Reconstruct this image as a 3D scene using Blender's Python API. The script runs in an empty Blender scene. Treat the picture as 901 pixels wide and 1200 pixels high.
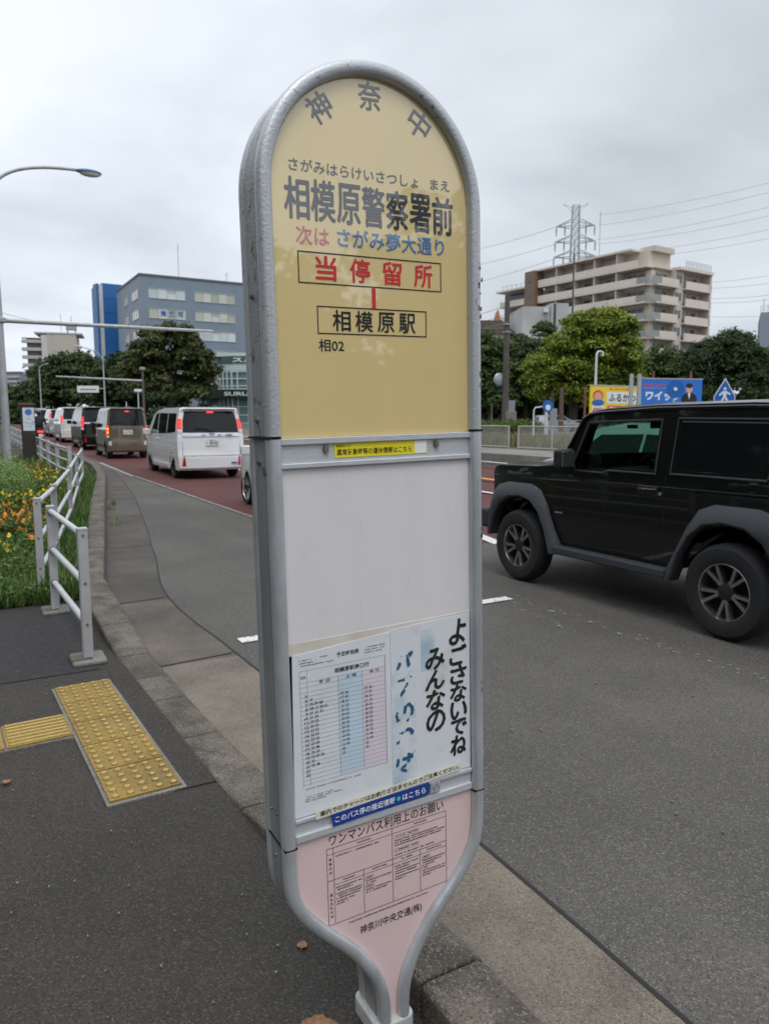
import bpy, bmesh, math, random
import numpy as np
from mathutils import Vector, Matrix, Euler
R = math.radians
SC = bpy.context.scene
COL = SC.collection

# ------------------------------------------------------------------ camera
EYE = 1.55
YAW, PIT, FPX = R(29.0), R(7.1), 867.0
cam = bpy.data.cameras.new('camera'); co = bpy.data.objects.new('camera', cam); COL.objects.link(co)
cam.sensor_fit = 'VERTICAL'; cam.sensor_height = 36.0; cam.lens = 36.0*FPX/1200.0
cam.clip_start = 0.05; cam.clip_end = 5000
co.location = (0, 0, EYE); co.rotation_euler = (R(90)-PIT, 0, -YAW)
cam.dof.use_dof = True; cam.dof.focus_distance = 1.75; cam.dof.aperture_fstop = 8.0
SC.camera = co
FH = Vector((math.sin(YAW), math.cos(YAW), 0)); RT = Vector((math.cos(YAW), -math.sin(YAW), 0))
def far(px, D, z=0.0):
    """world point at horizontal distance D ahead of the viewpoint, in the direction of bearing px"""
    k = (px-450.5)/FPX*(math.cos(PIT)+math.sin(PIT)*math.tan(PIT))*0.999
    p = FH*D + RT*(D*k); p.z = z
    return p
def hgt(py, D):
    """height that sits at level py at horizontal distance D"""
    a = math.atan((600-py)/FPX)-PIT
    return EYE + D*math.tan(a)
def rise(y):
    return 0.012*max(0.0, min(y, 90.0)-20.0)

# ------------------------------------------------------------------ sky and sun (overcast)
SUN_EL, SUN_AZ = R(62), R(200)
world = bpy.data.worlds.new('World'); SC.world = world; world.use_nodes = True
nt = world.node_tree; N = nt.nodes; LK = nt.links
for n in list(N): N.remove(n)
out = N.new('ShaderNodeOutputWorld'); bg = N.new('ShaderNodeBackground')
sky = N.new('ShaderNodeTexSky'); sky.sky_type = 'NISHITA'; sky.sun_disc = False
sky.sun_elevation = SUN_EL; sky.sun_rotation = SUN_AZ; sky.dust_density = 4.0; sky.air_density = 1.2
tc = N.new('ShaderNodeTexCoord')
sep = N.new('ShaderNodeSeparateXYZ'); LK.new(tc.outputs['Generated'], sep.inputs[0])
# clouds: a layer seen in perspective (direction divided by its height)
mx = N.new('ShaderNodeMath'); mx.operation = 'ADD'; mx.inputs[1].default_value = 0.28; LK.new(sep.outputs['Z'], mx.inputs[0])
dv = N.new('ShaderNodeVectorMath'); dv.operation = 'DIVIDE'; cmb = N.new('ShaderNodeCombineXYZ')
for k in 'XYZ': LK.new(mx.outputs[0], cmb.inputs[k])
LK.new(tc.outputs['Generated'], dv.inputs[0]); LK.new(cmb.outputs[0], dv.inputs[1])
n1 = N.new('ShaderNodeTexNoise'); n1.inputs['Scale'].default_value = 1.15; n1.inputs['Detail'].default_value = 7; n1.inputs['Roughness'].default_value = 0.52
n1.inputs['Distortion'].default_value = 0.25
LK.new(dv.outputs[0], n1.inputs['Vector'])
cr = N.new('ShaderNodeValToRGB')
cr.color_ramp.elements[0].position = 0.36; cr.color_ramp.elements[0].color = (5.95, 6.45, 7.15, 1)
cr.color_ramp.elements[1].position = 0.62; cr.color_ramp.elements[1].color = (8.5, 9.1, 9.95, 1)
LK.new(n1.outputs['Fac'], cr.inputs[0])
# brighter overhead as an overcast sky is, a darker bank of cloud on the east side
up = N.new('ShaderNodeMapRange'); up.inputs['From Min'].default_value = 0.45; up.inputs['From Max'].default_value = 0.95
up.inputs['To Min'].default_value = 1.0; up.inputs['To Max'].default_value = 1.75; LK.new(sep.outputs['Z'], up.inputs['Value'])
dot = N.new('ShaderNodeVectorMath'); dot.operation = 'DOT_PRODUCT'; dot.inputs[1].default_value = (0.76, 0.50, 0.42)
LK.new(tc.outputs['Generated'], dot.inputs[0])
bank = N.new('ShaderNodeMapRange'); bank.inputs['From Min'].default_value = 0.60; bank.inputs['From Max'].default_value = 1.0
bank.inputs['To Min'].default_value = 1.0; bank.inputs['To Max'].default_value = 0.74; LK.new(dot.outputs['Value'], bank.inputs['Value'])
m1 = N.new('ShaderNodeMath'); m1.operation = 'MULTIPLY'; LK.new(up.outputs[0], m1.inputs[0]); LK.new(bank.outputs[0], m1.inputs[1])
sc_ = N.new('ShaderNodeVectorMath'); sc_.operation = 'SCALE'; LK.new(cr.outputs[0], sc_.inputs[0]); LK.new(m1.outputs[0], sc_.inputs['Scale'])
mixw = N.new('ShaderNodeMix'); mixw.data_type = 'RGBA'; mixw.inputs['Factor'].default_value = 0.94
LK.new(sky.outputs[0], mixw.inputs['A']); LK.new(sc_.outputs[0], mixw.inputs['B'])
LK.new(mixw.outputs['Result'], bg.inputs['Color']); bg.inputs['Strength'].default_value = 0.1
LK.new(bg.outputs[0], out.inputs['Surface'])
sl = bpy.data.lights.new('sun', 'SUN'); sl.energy = 0.9; sl.angle = R(25); sl.color = (1.0, 0.97, 0.92)
so = bpy.data.objects.new('sun', sl); COL.objects.link(so)
so.rotation_euler = Vector((math.sin(SUN_AZ)*math.cos(SUN_EL), math.cos(SUN_AZ)*math.cos(SUN_EL), math.sin(SUN_EL))).to_track_quat('Z', 'Y').to_euler()
SC.view_settings.view_transform = 'Standard'; SC.view_settings.look = 'None'
SC.view_settings.exposure = 0.30; SC.view_settings.gamma = 1.0; SC.view_settings.use_curve_mapping = False
SC.render.engine = 'CYCLES'; SC.cycles.max_bounces = 6; SC.cycles.transparent_max_bounces = 12
SC.cycles.use_denoising = True; SC.cycles.sample_clamp_indirect = 4.0

# ------------------------------------------------------------------ materials
def mat(name, col, rough=0.6, metal=0.0, spec=0.5, var=0.0, scale=8.0, col2=None, bump=0.0, bscale=None, coat=0.0, emit=None, estr=0.0, detail=6, lo=0.35, hi=0.65, trans=0.0, ior=1.45, vec='Object', stretch=None, rvar=0.0):
    m = bpy.data.materials.new(name); m.use_nodes = True
    t = m.node_tree; b = t.nodes['Principled BSDF']
    b.inputs['Base Color'].default_value = (*col, 1); b.inputs['Roughness'].default_value = rough
    b.inputs['Metallic'].default_value = metal; b.inputs['Specular IOR Level'].default_value = spec
    b.inputs['IOR'].default_value = ior
    if coat: b.inputs['Coat Weight'].default_value = coat; b.inputs['Coat Roughness'].default_value = 0.03
    if trans: b.inputs['Transmission Weight'].default_value = trans
    if emit: b.inputs['Emission Color'].default_value = (*emit, 1); b.inputs['Emission Strength'].default_value = estr
    if var or col2 or bump or rvar:
        c = t.nodes.new('ShaderNodeTexCoord'); src = c.outputs[vec]
        if stretch:
            mp = t.nodes.new('ShaderNodeMapping'); mp.inputs['Scale'].default_value = stretch
            t.links.new(src, mp.inputs['Vector']); src = mp.outputs[0]
        n = t.nodes.new('ShaderNodeTexNoise'); n.inputs['Scale'].default_value = scale; n.inputs['Detail'].default_value = detail
        n.inputs['Roughness'].default_value = 0.62
        t.links.new(src, n.inputs['Vector'])
        if var or col2:
            r = t.nodes.new('ShaderNodeValToRGB'); e = r.color_ramp.elements
            e[0].position = lo; e[1].position = hi
            c2 = col2 or tuple(min(1, x*(1+var)) for x in col)
            c1 = col if col2 else tuple(x*(1-var) for x in col)
            e[0].color = (*c1, 1); e[1].color = (*c2, 1)
            t.links.new(n.outputs['Fac'], r.inputs[0]); t.links.new(r.outputs[0], b.inputs['Base Color'])
        if rvar:
            q = t.nodes.new('ShaderNodeMapRange'); q.inputs['To Min'].default_value = max(0.02, rough-rvar); q.inputs['To Max'].default_value = min(1, rough+rvar)
            q.inputs['From Min'].default_value = 0.3; q.inputs['From Max'].default_value = 0.7
            t.links.new(n.outputs['Fac'], q.inputs['Value']); t.links.new(q.outputs[0], b.inputs['Roughness'])
        if bump:
            n2 = t.nodes.new('ShaderNodeTexNoise'); n2.inputs['Scale'].default_value = bscale or scale*4; n2.inputs['Detail'].default_value = 4
            t.links.new(src, n2.inputs['Vector'])
            bp = t.nodes.new('ShaderNodeBump'); bp.inputs['Strength'].default_value = bump; bp.inputs['Distance'].default_value = 0.02
            t.links.new(n2.outputs['Fac'], bp.inputs['Height']); t.links.new(bp.outputs[0], b.inputs['Normal'])
    return m

def ground_mat(name, base, dark, light, stone=110.0, patch=0.7, speck=0.5, bump=0.35, rough=0.85, blot=None, blotscale=1.6, blotlo=.55, blothi=.72, cracks=0.0, streak=False):
    """mineral surface: large soft patches, fine aggregate, scattered pale stones, stains"""
    m = bpy.data.materials.new(name); m.use_nodes = True
    t = m.node_tree; nd = t.nodes; lk = t.links; b = nd['Principled BSDF']; b.inputs['Roughness'].default_value = rough
    b.inputs['Specular IOR Level'].default_value = 0.3
    g = nd.new('ShaderNodeNewGeometry'); P = g.outputs['Position']
    def noise(s, d=5, r=.6):
        n = nd.new('ShaderNodeTexNoise'); n.inputs['Scale'].default_value = s; n.inputs['Detail'].default_value = d; n.inputs['Roughness'].default_value = r
        lk.new(P, n.inputs['Vector']); return n.outputs['Fac']
    def ramp(f, a, ca, bb, cb):
        r = nd.new('ShaderNodeValToRGB'); e = r.color_ramp.elements
        e[0].position, e[1].position = a, bb; e[0].color, e[1].color = (*ca, 1), (*cb, 1)
        lk.new(f, r.inputs[0]); return r.outputs[0]
    def mix(f, a, c):
        x = nd.new('ShaderNodeMix'); x.data_type = 'RGBA'
        lk.new(f, x.inputs['Factor']) if not isinstance(f, float) else setattr(x.inputs['Factor'], 'default_value', f)
        lk.new(a, x.inputs['A'])
        if isinstance(c, tuple): x.inputs['B'].default_value = (*c, 1)
        else: lk.new(c, x.inputs['B'])
        return x.outputs['Result']
    c = ramp(noise(patch, 6), .35, dark, .65, base)
    if blot:
        f = ramp(noise(blotscale, 8, .68), blotlo, (0, 0, 0), blothi, (.8, .8, .8)); c = mix(f, c, blot)
    if streak:   # wheel tracks polished along the lane, oil drips between them
        mp = nd.new('ShaderNodeMapping'); mp.inputs['Scale'].default_value = (1.3, .07, 1); lk.new(P, mp.inputs['Vector'])
        n_ = nd.new('ShaderNodeTexNoise'); n_.inputs['Scale'].default_value = 1.0; n_.inputs['Detail'].default_value = 5; lk.new(mp.outputs[0], n_.inputs['Vector'])
        c = mix(ramp(n_.outputs['Fac'], .48, (0, 0, 0), .66, (.55, .55, .55)), c, tuple(x*.8 for x in dark))
        c = mix(ramp(noise(2.6, 9, .72), .62, (0, 0, 0), .74, (.5, .5, .5)), c, tuple(x*.62 for x in dark))
    vo = nd.new('ShaderNodeTexVoronoi'); vo.inputs['Scale'].default_value = stone; lk.new(P, vo.inputs['Vector'])
    sp = nd.new('ShaderNodeSeparateColor'); lk.new(vo.outputs['Color'], sp.inputs[0])
    f = ramp(sp.outputs[0], .72, (0, 0, 0), 1.0, (speck, speck, speck)); c = mix(f, c, light)
    f = ramp(sp.outputs[1], .6, (0, 0, 0), .95, (.6, .6, .6)); c = mix(f, c, tuple(x*.4 for x in dark))
    if cracks:
        v2 = nd.new('ShaderNodeTexVoronoi'); v2.feature = 'DISTANCE_TO_EDGE'; v2.inputs['Scale'].default_value = cracks
        nn = nd.new('ShaderNodeTexNoise'); nn.inputs['Scale'].default_value = 3.0; nn.inputs['Detail'].default_value = 5; lk.new(P, nn.inputs['Vector'])
        ad = nd.new('ShaderNodeVectorMath'); ad.operation = 'ADD'; lk.new(P, ad.inputs[0]); lk.new(nn.outputs['Color'], ad.inputs[1]); lk.new(ad.outputs[0], v2.inputs['Vector'])
        f = ramp(v2.outputs['Distance'], .0, (.7, .7, .7), .006, (0, 0, 0)); c = mix(f, c, tuple(x*.3 for x in dark))
    lk.new(c, b.inputs['Base Color'])
    bp = nd.new('ShaderNodeBump'); bp.inputs['Strength'].default_value = bump; bp.inputs['Distance'].default_value = 0.006
    lk.new(vo.outputs['Distance'], bp.inputs['Height']); lk.new(bp.outputs[0], b.inputs['Normal'])
    return m

M = {}
M['road'] = ground_mat('asphalt_road', (.108, .099, .087), (.074, .068, .060), (.26, .24, .21), stone=190, patch=.6, speck=.5, blot=(.062, .058, .053), blotscale=.55, streak=True)
M['walk'] = ground_mat('asphalt_walk', (.054, .047, .039), (.035, .031, .026), (.165, .15, .125), stone=210, patch=.9, speck=.36, blot=(.028, .025, .022), blotscale=1.1)
M['red'] = ground_mat('red_surfacing', (.115, .036, .031), (.082, .030, .027), (.17, .08, .07), stone=85, patch=.5, speck=.4, blot=(.06, .03, .027), blotscale=.6)
GUTC = dict(stone=230, patch=1.1, speck=.45, blotscale=1.2, bump=.2, blotlo=.5)
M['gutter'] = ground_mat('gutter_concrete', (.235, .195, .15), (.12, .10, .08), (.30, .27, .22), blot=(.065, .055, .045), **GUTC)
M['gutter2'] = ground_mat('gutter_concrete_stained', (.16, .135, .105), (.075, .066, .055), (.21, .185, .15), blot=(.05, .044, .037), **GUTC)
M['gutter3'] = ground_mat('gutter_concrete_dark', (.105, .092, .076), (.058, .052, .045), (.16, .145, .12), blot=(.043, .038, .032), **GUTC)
M['kerb'] = ground_mat('kerb_concrete', (.19, .163, .128), (.075, .064, .050), (.30, .27, .235), stone=180, patch=4.5, speck=.5, blot=(.03, .026, .02), blotscale=3.2, bump=.5, blotlo=.47)
M['conc'] = ground_mat('pale_concrete', (.25, .235, .21), (.16, .15, .135), (.34, .32, .3), stone=180, patch=1.5, speck=.3, blot=(.12, .11, .09), blotscale=1.4)
M['base_g'] = ground_mat('far_ground', (.09, .085, .075), (.06, .06, .05), (.16, .15, .13), stone=20, patch=.1, speck=.2)
M['soil'] = ground_mat('soil', (.055, .05, .03), (.03, .035, .018), (.10, .09, .06), stone=40, patch=2, speck=.3)
M['verge'] = ground_mat('verge_soil', (.13, .125, .06), (.085, .09, .04), (.2, .18, .1), stone=30, patch=.6, speck=.4)
M['dark'] = mat('dark_recess', (.006, .006, .006), .7)

# ------------------------------------------------------------------ mesh builder
class MB:
    def __init__(s): s.v = []; s.f = []; s.m = []
    def add(s, vs, fs, mi=0, X=None):
        o = len(s.v)
        s.v += [tuple(X @ Vector(p)) for p in vs] if X is not None else [tuple(p) for p in vs]
        s.f += [tuple(i+o for i in f) for f in fs]; s.m += [mi]*len(fs); return s
    def box(s, c, d, mi=0, X=None, rz=0.0):
        x, y, z = d[0]/2, d[1]/2, d[2]/2
        vs = [Vector((a*x, b*y, e*z)) for e in (-1, 1) for b in (-1, 1) for a in (-1, 1)]
        if rz: q = Matrix.Rotation(rz, 3, 'Z'); vs = [q @ p for p in vs]
        vs = [p+Vector(c) for p in vs]
        return s.add(vs, [(0, 2, 3, 1), (4, 5, 7, 6), (0, 1, 5, 4), (2, 6, 7, 3), (0, 4, 6, 2), (1, 3, 7, 5)], mi, X)
    def tube(s, path, r, mi=0, n=8, closed=False, cap=True, X=None, flat=None):
        P = [Vector(p) for p in path]; k = len(P); rr = r if isinstance(r, (list, tuple)) else [r]*k
        vs = []; fs = []; ref = None
        for i in range(k):
            a = P[(i-1) % k] if (closed or i) else P[0]; b = P[(i+1) % k] if (closed or i < k-1) else P[-1]
            t = (b-a).normalized()
            if ref is None:
                ref = Vector((0, 1, 0)) if abs(t.y) < .9 else Vector((1, 0, 0))
            u = (ref-t*ref.dot(t)).normalized(); w = t.cross(u); ref = u
            for j in range(n):
                q = 2*math.pi*(j+.5)/n; vs.append(P[i]+(u*math.cos(q)+w*math.sin(q))*rr[i])
        for i in range(k if closed else k-1):
            for j in range(n):
                i2 = (i+1) % k; fs.append((i*n+j, i*n+(j+1) % n, i2*n+(j+1) % n, i2*n+j))
        if cap and not closed: fs += [tuple(range(n-1, -1, -1)), tuple((k-1)*n+j for j in range(n))]
        return s.add(vs, fs, mi, X)
    def cyl(s, a, b, r, mi=0, n=16, r2=None, X=None): return s.tube([a, b], [r, r if r2 is None else r2], mi, n, X=X)
    def prism(s, poly, f, mi=0, X=None):
        """poly: 2-D points; f(p, t) -> 3-D point, t in {0,1}: two faces and a rim"""
        k = len(poly); vs = [f(p, 0) for p in poly]+[f(p, 1) for p in poly]
        fs = [tuple(range(k-1, -1, -1)), tuple(range(k, 2*k))]+[(i, (i+1) % k, k+(i+1) % k, k+i) for i in range(k)]
        return s.add(vs, fs, mi, X)
    def lathe(s, prof, n=24, mi=0, X=None, axis='Z'):
        vs = []; fs = []; k = len(prof)
        for i in range(n):
            a = 2*math.pi*i/n
            for r, h in prof: vs.append((r*math.cos(a), r*math.sin(a), h))
        for i in range(n):
            for j in range(k-1):
                i2 = (i+1) % n; fs.append((i*k+j, i2*k+j, i2*k+j+1, i*k+j+1))
        return s.add(vs, fs, mi, X)
    def build(s, name, mats, parent=None, smooth=False, bev=0.0, seg=2, loc=None, rz=None, ang=35):
        me = bpy.data.meshes.new(name); me.from_pydata(s.v, [], s.f)
        for m in (mats if isinstance(mats, (list, tuple)) else [mats]): me.materials.append(m)
        if len(me.polygons): me.polygons.foreach_set('material_index', s.m)
        me.update()
        b = bmesh.new(); b.from_mesh(me); bmesh.ops.recalc_face_normals(b, faces=b.faces) if not getattr(s, 'keep', False) else None
        b.to_mesh(me); b.free()
        o = bpy.data.objects.new(name, me); COL.objects.link(o)
        if parent is not None: o.parent = parent
        if loc is not None: o.location = loc
        if rz is not None: o.rotation_euler.z = rz
        if smooth:
            me.polygons.foreach_set('use_smooth', [True]*len(me.polygons)); me.set_sharp_from_angle(angle=R(ang))
        if bev:
            bm_ = o.modifiers.new('bevel', 'BEVEL'); bm_.width = bev; bm_.segments = seg; bm_.limit_method = 'ANGLE'; bm_.angle_limit = R(40)
            bm_.harden_normals = False
        return o
def raw_mesh(name, verts, loops, per, mats, parent=None, loc=None, mi=None, smooth=False):
    """fast mesh from numpy arrays (faces all with PER corners)"""
    me = bpy.data.meshes.new(name); nf = len(loops)//per
    me.vertices.add(len(verts)); me.vertices.foreach_set('co', np.asarray(verts, np.float32).ravel())
    me.loops.add(len(loops)); me.loops.foreach_set('vertex_index', np.asarray(loops, np.int32))
    me.polygons.add(nf); me.polygons.foreach_set('loop_start', np.arange(nf, dtype=np.int32)*per)
    for m in (mats if isinstance(mats, (list, tuple)) else [mats]): me.materials.append(m)
    if mi is not None: me.polygons.foreach_set('material_index', np.asarray(mi, np.int32))
    me.update(calc_edges=True)
    if smooth: me.polygons.foreach_set('use_smooth', [True]*nf)
    o = bpy.data.objects.new(name, me); COL.objects.link(o)
    if parent is not None: o.parent = parent
    if loc is not None: o.location = loc
    return o
def empty(name, loc, rot=(0, 0, 0)):
    o = bpy.data.objects.new(name, None); COL.objects.link(o); o.location = loc; o.rotation_euler = rot; o.empty_display_size = .2
    return o
def tag(o, label=None, cat=None, group=None, kind=None):
    if label: o['label'] = label
    if cat: o['category'] = cat
    if group: o['group'] = group
    if kind: o['kind'] = kind
    return o
def struct(o): o['kind'] = 'structure'; return o
def copy_tree(o, parent=None):
    c = o.copy(); COL.objects.link(c)
    if parent is not None: c.parent = parent
    for ch in list(o.children): copy_tree(ch, c)
    return c
def bool_cut(o, cutters):
    """carve the cutters' volumes out of o for good"""
    for c in cutters:
        md = o.modifiers.new('cut', 'BOOLEAN'); md.object = c; md.operation = 'DIFFERENCE'; md.solver = 'EXACT'
    dg = bpy.context.evaluated_depsgraph_get(); dg.update()
    me = bpy.data.meshes.new_from_object(o.evaluated_get(dg))
    o.modifiers.clear(); old = o.data; o.data = me; me.name = old.name
    for c in cutters: bpy.data.objects.remove(c, do_unlink=True)
    return o

# ------------------------------------------------------------------ lettering
_fc = bpy.data.curves.new('lettering', 'FONT'); _fc.resolution_u = 3; _fo = bpy.data.objects.new('lettering', _fc); COL.objects.link(_fo)
_cache = {}
def glyph(text, off=0.0):
    k = (text, off)
    if k not in _cache:
        _fc.body = text; _fc.offset = off
        bpy.context.view_layer.update(); dg = bpy.context.evaluated_depsgraph_get()
        me = bpy.data.meshes.new_from_object(_fo.evaluated_get(dg))
        _cache[k] = (np.array([v.co[:2] for v in me.vertices]).reshape(-1, 2), [tuple(p.vertices) for p in me.polygons]); bpy.data.meshes.remove(me)
    return _cache[k]
def text_fit(mb, text, box, mi, place, off=0.0, keep=False, rot=0.0, shear=0.0, wob=0.0, bold=0.0):
    """letter TEXT so that its ink fills BOX (u0,u1,v0,v1); PLACE(u,v) -> 3-D"""
    p, f = glyph(text, off)
    if not len(p): return
    lo, hi = p.min(0), p.max(0); u0, u1, v0, v1 = box; c = np.array([(u0+u1)/2, (v0+v1)/2])
    sx, sy = (u1-u0)/max(hi[0]-lo[0], 1e-6), (v1-v0)/max(hi[1]-lo[1], 1e-6)
    if keep: sx = sy = min(sx, sy)
    q = (p-(lo+hi)/2)*np.array([sx, sy])
    if wob: q = q+wob*(u1-u0)*np.stack([np.sin(p[:, 1]*9+p[:, 0]*5), np.cos(p[:, 0]*11)], 1)
    q[:, 0] += shear*q[:, 1]
    if rot: q = q @ np.array([[math.cos(rot), math.sin(rot)], [-math.sin(rot), math.cos(rot)]])
    q += c
    for k, (dx, dy) in enumerate(((0, 0), (bold, 0), (-bold, 0), (0, bold), (0, -bold)) if bold else ((0, 0),)):
        mb.add([Vector(place(a+dx, b+dy))+Vector((0, -.00004*k, 0)) for a, b in q], f, mi)

# ------------------------------------------------------------------ the ground
def lerp_tab(tab, y):
    ys = [t[0] for t in tab]
    return [float(np.interp(y, ys, [t[i] for t in tab])) for i in range(1, len(tab[0]))]
# along the kerb: y, left edge, right edge, height of its top
KERB = [(-40, .90, 1.10, .15), (1.45, .90, 1.10, .15), (1.95, .87, 1.075, .15), (2.62, .82, 1.03, .065), (3.35, .78, .975, .058), (4.1, .75, .945, .058), (4.75, .72, .93, .058),
        (5.2, .71, .925, .10), (6.1, .70, .93, .165), (6.9, .74, .955, .17), (8.2, .94, 1.15, .17), (10.3, 1.26, 1.47, .17), (13.6, 1.73, 1.96, .17), (18.4, 2.48, 2.70, .17), (21, 2.85, 3.07, .17), (24, 3.12, 3.34, .17), (30, 3.2, 3.42, .17), (260, 3.2, 3.42, .17)]
GUT = [(-40, 1.52), (1.14, 1.52), (2.1, 1.55), (4.2, 1.47), (5.24, 1.43), (6.3, 1.40), (6.86, 1.45), (8.57, 1.75), (11.27, 2.18), (15.3, 2.78), (19.9, 3.34), (23, 3.62), (30, 3.7), (260, 3.7)]
def strip(name, m, ys, left, right, z, parent=None):
    vs = []; fs = []
    for y in ys: vs += [(left(y), y, z+rise(y)), (right(y), y, z+rise(y))]
    for i in range(len(ys)-1): fs.append((2*i, 2*i+1, 2*i+3, 2*i+2))
    return struct(MB().add(vs, fs).build(name, m, parent))
YS = sorted(set([-40]+list(np.arange(-6, 30, .5))+list(range(30, 92, 4))+[90, 120, 260]))
kL = lambda y: lerp_tab(KERB, y)[0]; kR = lambda y: lerp_tab(KERB, y)[1]; kH = lambda y: lerp_tab(KERB, y)[2]; gG = lambda y: lerp_tab(GUT, y)[0]
gd = MB().add([(-1800, -1800, -.12), (1800, -1800, -.12), (1800, 2600, -.12), (-1800, 2600, -.12)], [(0, 1, 2, 3)]).build('ground', M['base_g']); struct(gd)
strip('road', M['road'], YS, lambda y: kL(y)+.05, lambda y: 15.4, 0.0)
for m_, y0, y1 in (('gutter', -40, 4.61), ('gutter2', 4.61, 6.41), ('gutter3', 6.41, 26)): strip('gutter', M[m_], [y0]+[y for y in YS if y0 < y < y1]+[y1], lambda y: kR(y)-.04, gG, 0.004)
strip('red_lane', M['red'], [y for y in YS if y >= 7.5]if 7.5 in YS else [7.5]+[y for y in YS if y > 7.5], lambda y: 3.87, lambda y: 15.0, 0.004)
# edge between gutter and asphalt: a thin tarred joint
strip('gutter_joint', mat('tar_joint', (.02, .019, .018), .8), [y for y in YS if y <= 24], lambda y: gG(y)-.007+.006*math.sin(y*9), lambda y: gG(y)+.008+.006*math.sin(y*9), 0.007)
# pavement on the near side up to the planted bed
strip('pavement', M['walk'], [y for y in YS if y < 6.5]+[6.55], lambda y: -7.0, lambda y: kL(y)+.02, 0.05)
strip('planting_soil', M['soil'], [6.55]+[y for y in YS if 6.5 < y < 30]+[30], lambda y: -9.0, lambda y: kL(y)+.02, 0.06)
strip('far_pavement', M['walk'], [30]+[y for y in YS if y > 30], lambda y: -9.0, lambda y: kL(y)+.02, 0.06)
# repaired strip of darker, newer asphalt beside the bed
strip('pavement_patch', mat('patched_asphalt', (.030, .028, .027), .9, var=.3, scale=30, bump=.3, bscale=220), [4.62, 5.2, 5.8, 6.5], lambda y: -7.0, lambda y: .60, 0.054)
strip('pavement_fringe', M['walk'], [2.9, 3.4, 4.0, 4.6], lambda y: .62+.02*math.sin(y*3), lambda y: kL(y)+.01, 0.055)
# kerb stones: a run of separate concrete blocks
cuts = [-6.2, -5, -3.8, -2.6, -1.4, -.2, .6, 1.44, 1.95, 2.62, 3.38, 3.92, 4.32, 4.78, 5.4, 6.1, 7.3]
y = 7.3
while y < 40: y += 1.2 if y < 24 else 3; cuts.append(y)
for a, b in zip(cuts[:-1], cuts[1:]):
    st = sorted([a+.005, b-.005]+[t[0] for t in KERB if a+.02 < t[0] < b-.02]); kb = MB()
    vs = []; fs = []
    for q in st:
        l, r, h = lerp_tab(KERB, q); z = rise(q)
        bt = 0.035*(h/.16)
        vs += [(l, q, -.1+z), (l, q, h-.008+z), (l+.012, q, h+z), (r-.02-bt*.3, q, h+z), (r, q, h-.022+z), (r+bt, q, -.1+z)]
    for i in range(len(st)-1):
        for j in range(5): fs.append((6*i+j, 6*i+j+1, 6*i+7+j, 6*i+6+j))
    fs += [(0, 1, 2, 3, 4, 5), tuple(6*(len(st)-1)+j for j in range(5, -1, -1))]
    o = kb.add(vs, fs).build('kerb', M['kerb'], bev=.006, seg=2); struct(o)
# joints across the gutter slab
gj = MB()
for q in (4.62, 6.42, 9.3, 12.3, 15.3): gj.add([(kR(q)+.02, q, .008), (gG(q)-.02, q+.05, .008), (gG(q)-.02, q+.066, .008), (kR(q)+.02, q+.014, .008)], [(0, 1, 2, 3)])
struct(gj.build('gutter_cracks', mat('crack', (.018, .016, .014), .9)))
MS = (1.21, 2.9)
# worn road paint
def paint(name, col, wear):
    m = bpy.data.materials.new(name); m.use_nodes = True; t = m.node_tree; b = t.nodes['Principled BSDF']
    b.inputs['Base Color'].default_value = (*col, 1); b.inputs['Roughness'].default_value = .7
    g = t.nodes.new('ShaderNodeNewGeometry'); n = t.nodes.new('ShaderNodeTexNoise'); n.inputs['Scale'].default_value = 16; n.inputs['Detail'].default_value = 9; n.inputs['Roughness'].default_value = .75
    t.links.new(g.outputs['Position'], n.inputs['Vector'])
    r = t.nodes.new('ShaderNodeValToRGB'); r.color_ramp.elements[0].position = wear; r.color_ramp.elements[1].position = wear+.06
    r.color_ramp.elements[0].color = (0, 0, 0, 1); r.color_ramp.elements[1].color = (1, 1, 1, 1)
    t.links.new(n.outputs['Fac'], r.inputs[0]); t.links.new(r.outputs[0], b.inputs['Alpha']); return m
PW = paint('road_paint', (.62, .61, .58), .38); PW2 = paint('worn_road_paint', (.34, .33, .31), .565); PO = paint('orange_road_paint', (.72, .30, .06), .36)
def mark(name, m, pts, z=.008):
    return struct(MB().add([(x, yy, z+rise(yy)) for x, yy in pts], [tuple(range(len(pts)))]).build(name, m))
def rect(x0, x1, y0, y1): return [(x0, y0), (x1, y0), (x1, y1), (x0, y1)]
mark('bay_marking', PW, [(1.56, 4.86), (4.02, 4.95), (4.02, 5.06), (1.56, 4.98)])
mark('bay_marking', PW2, [(4.02, 2.2), (4.14, 2.2), (4.14, 5.06), (4.02, 5.06)])
mark('bay_marking', PW2, [(3.72, 3.9), (3.78, 3.9), (3.98, 4.95), (3.9, 4.95)])
mark('edge_line', paint('grey_edge_paint', (.36, .35, .32), .42), [(3.76, 21.0), (3.83, 21.0), (3.85, 27), (3.75, 27)])
mark('edge_line', paint('dusty_edge_paint', (.27, .25, .22), .44), [(3.82, 8.0), (3.875, 8.0), (3.875, 21), (3.80, 21)])
mark('lane_line', PW, [(5.62, 7.32), (5.82, 7.42), (6.06, 8.35), (5.92, 8.4)])
for k in range(8): mark('lane_line', PW, rect(7.05, 7.2, 13+k*9, 18+k*9))
mark('lane_line', PO, rect(7.66, 7.84, 7.6, 12.2)); mark('lane_line', PO, rect(11.2, 11.38, 7.6, 60))
mark('lane_line', PW, rect(9.36, 9.5, 7.6, 30)); mark('edge_line', PW, rect(14.45, 14.62, -10, 60))

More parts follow.
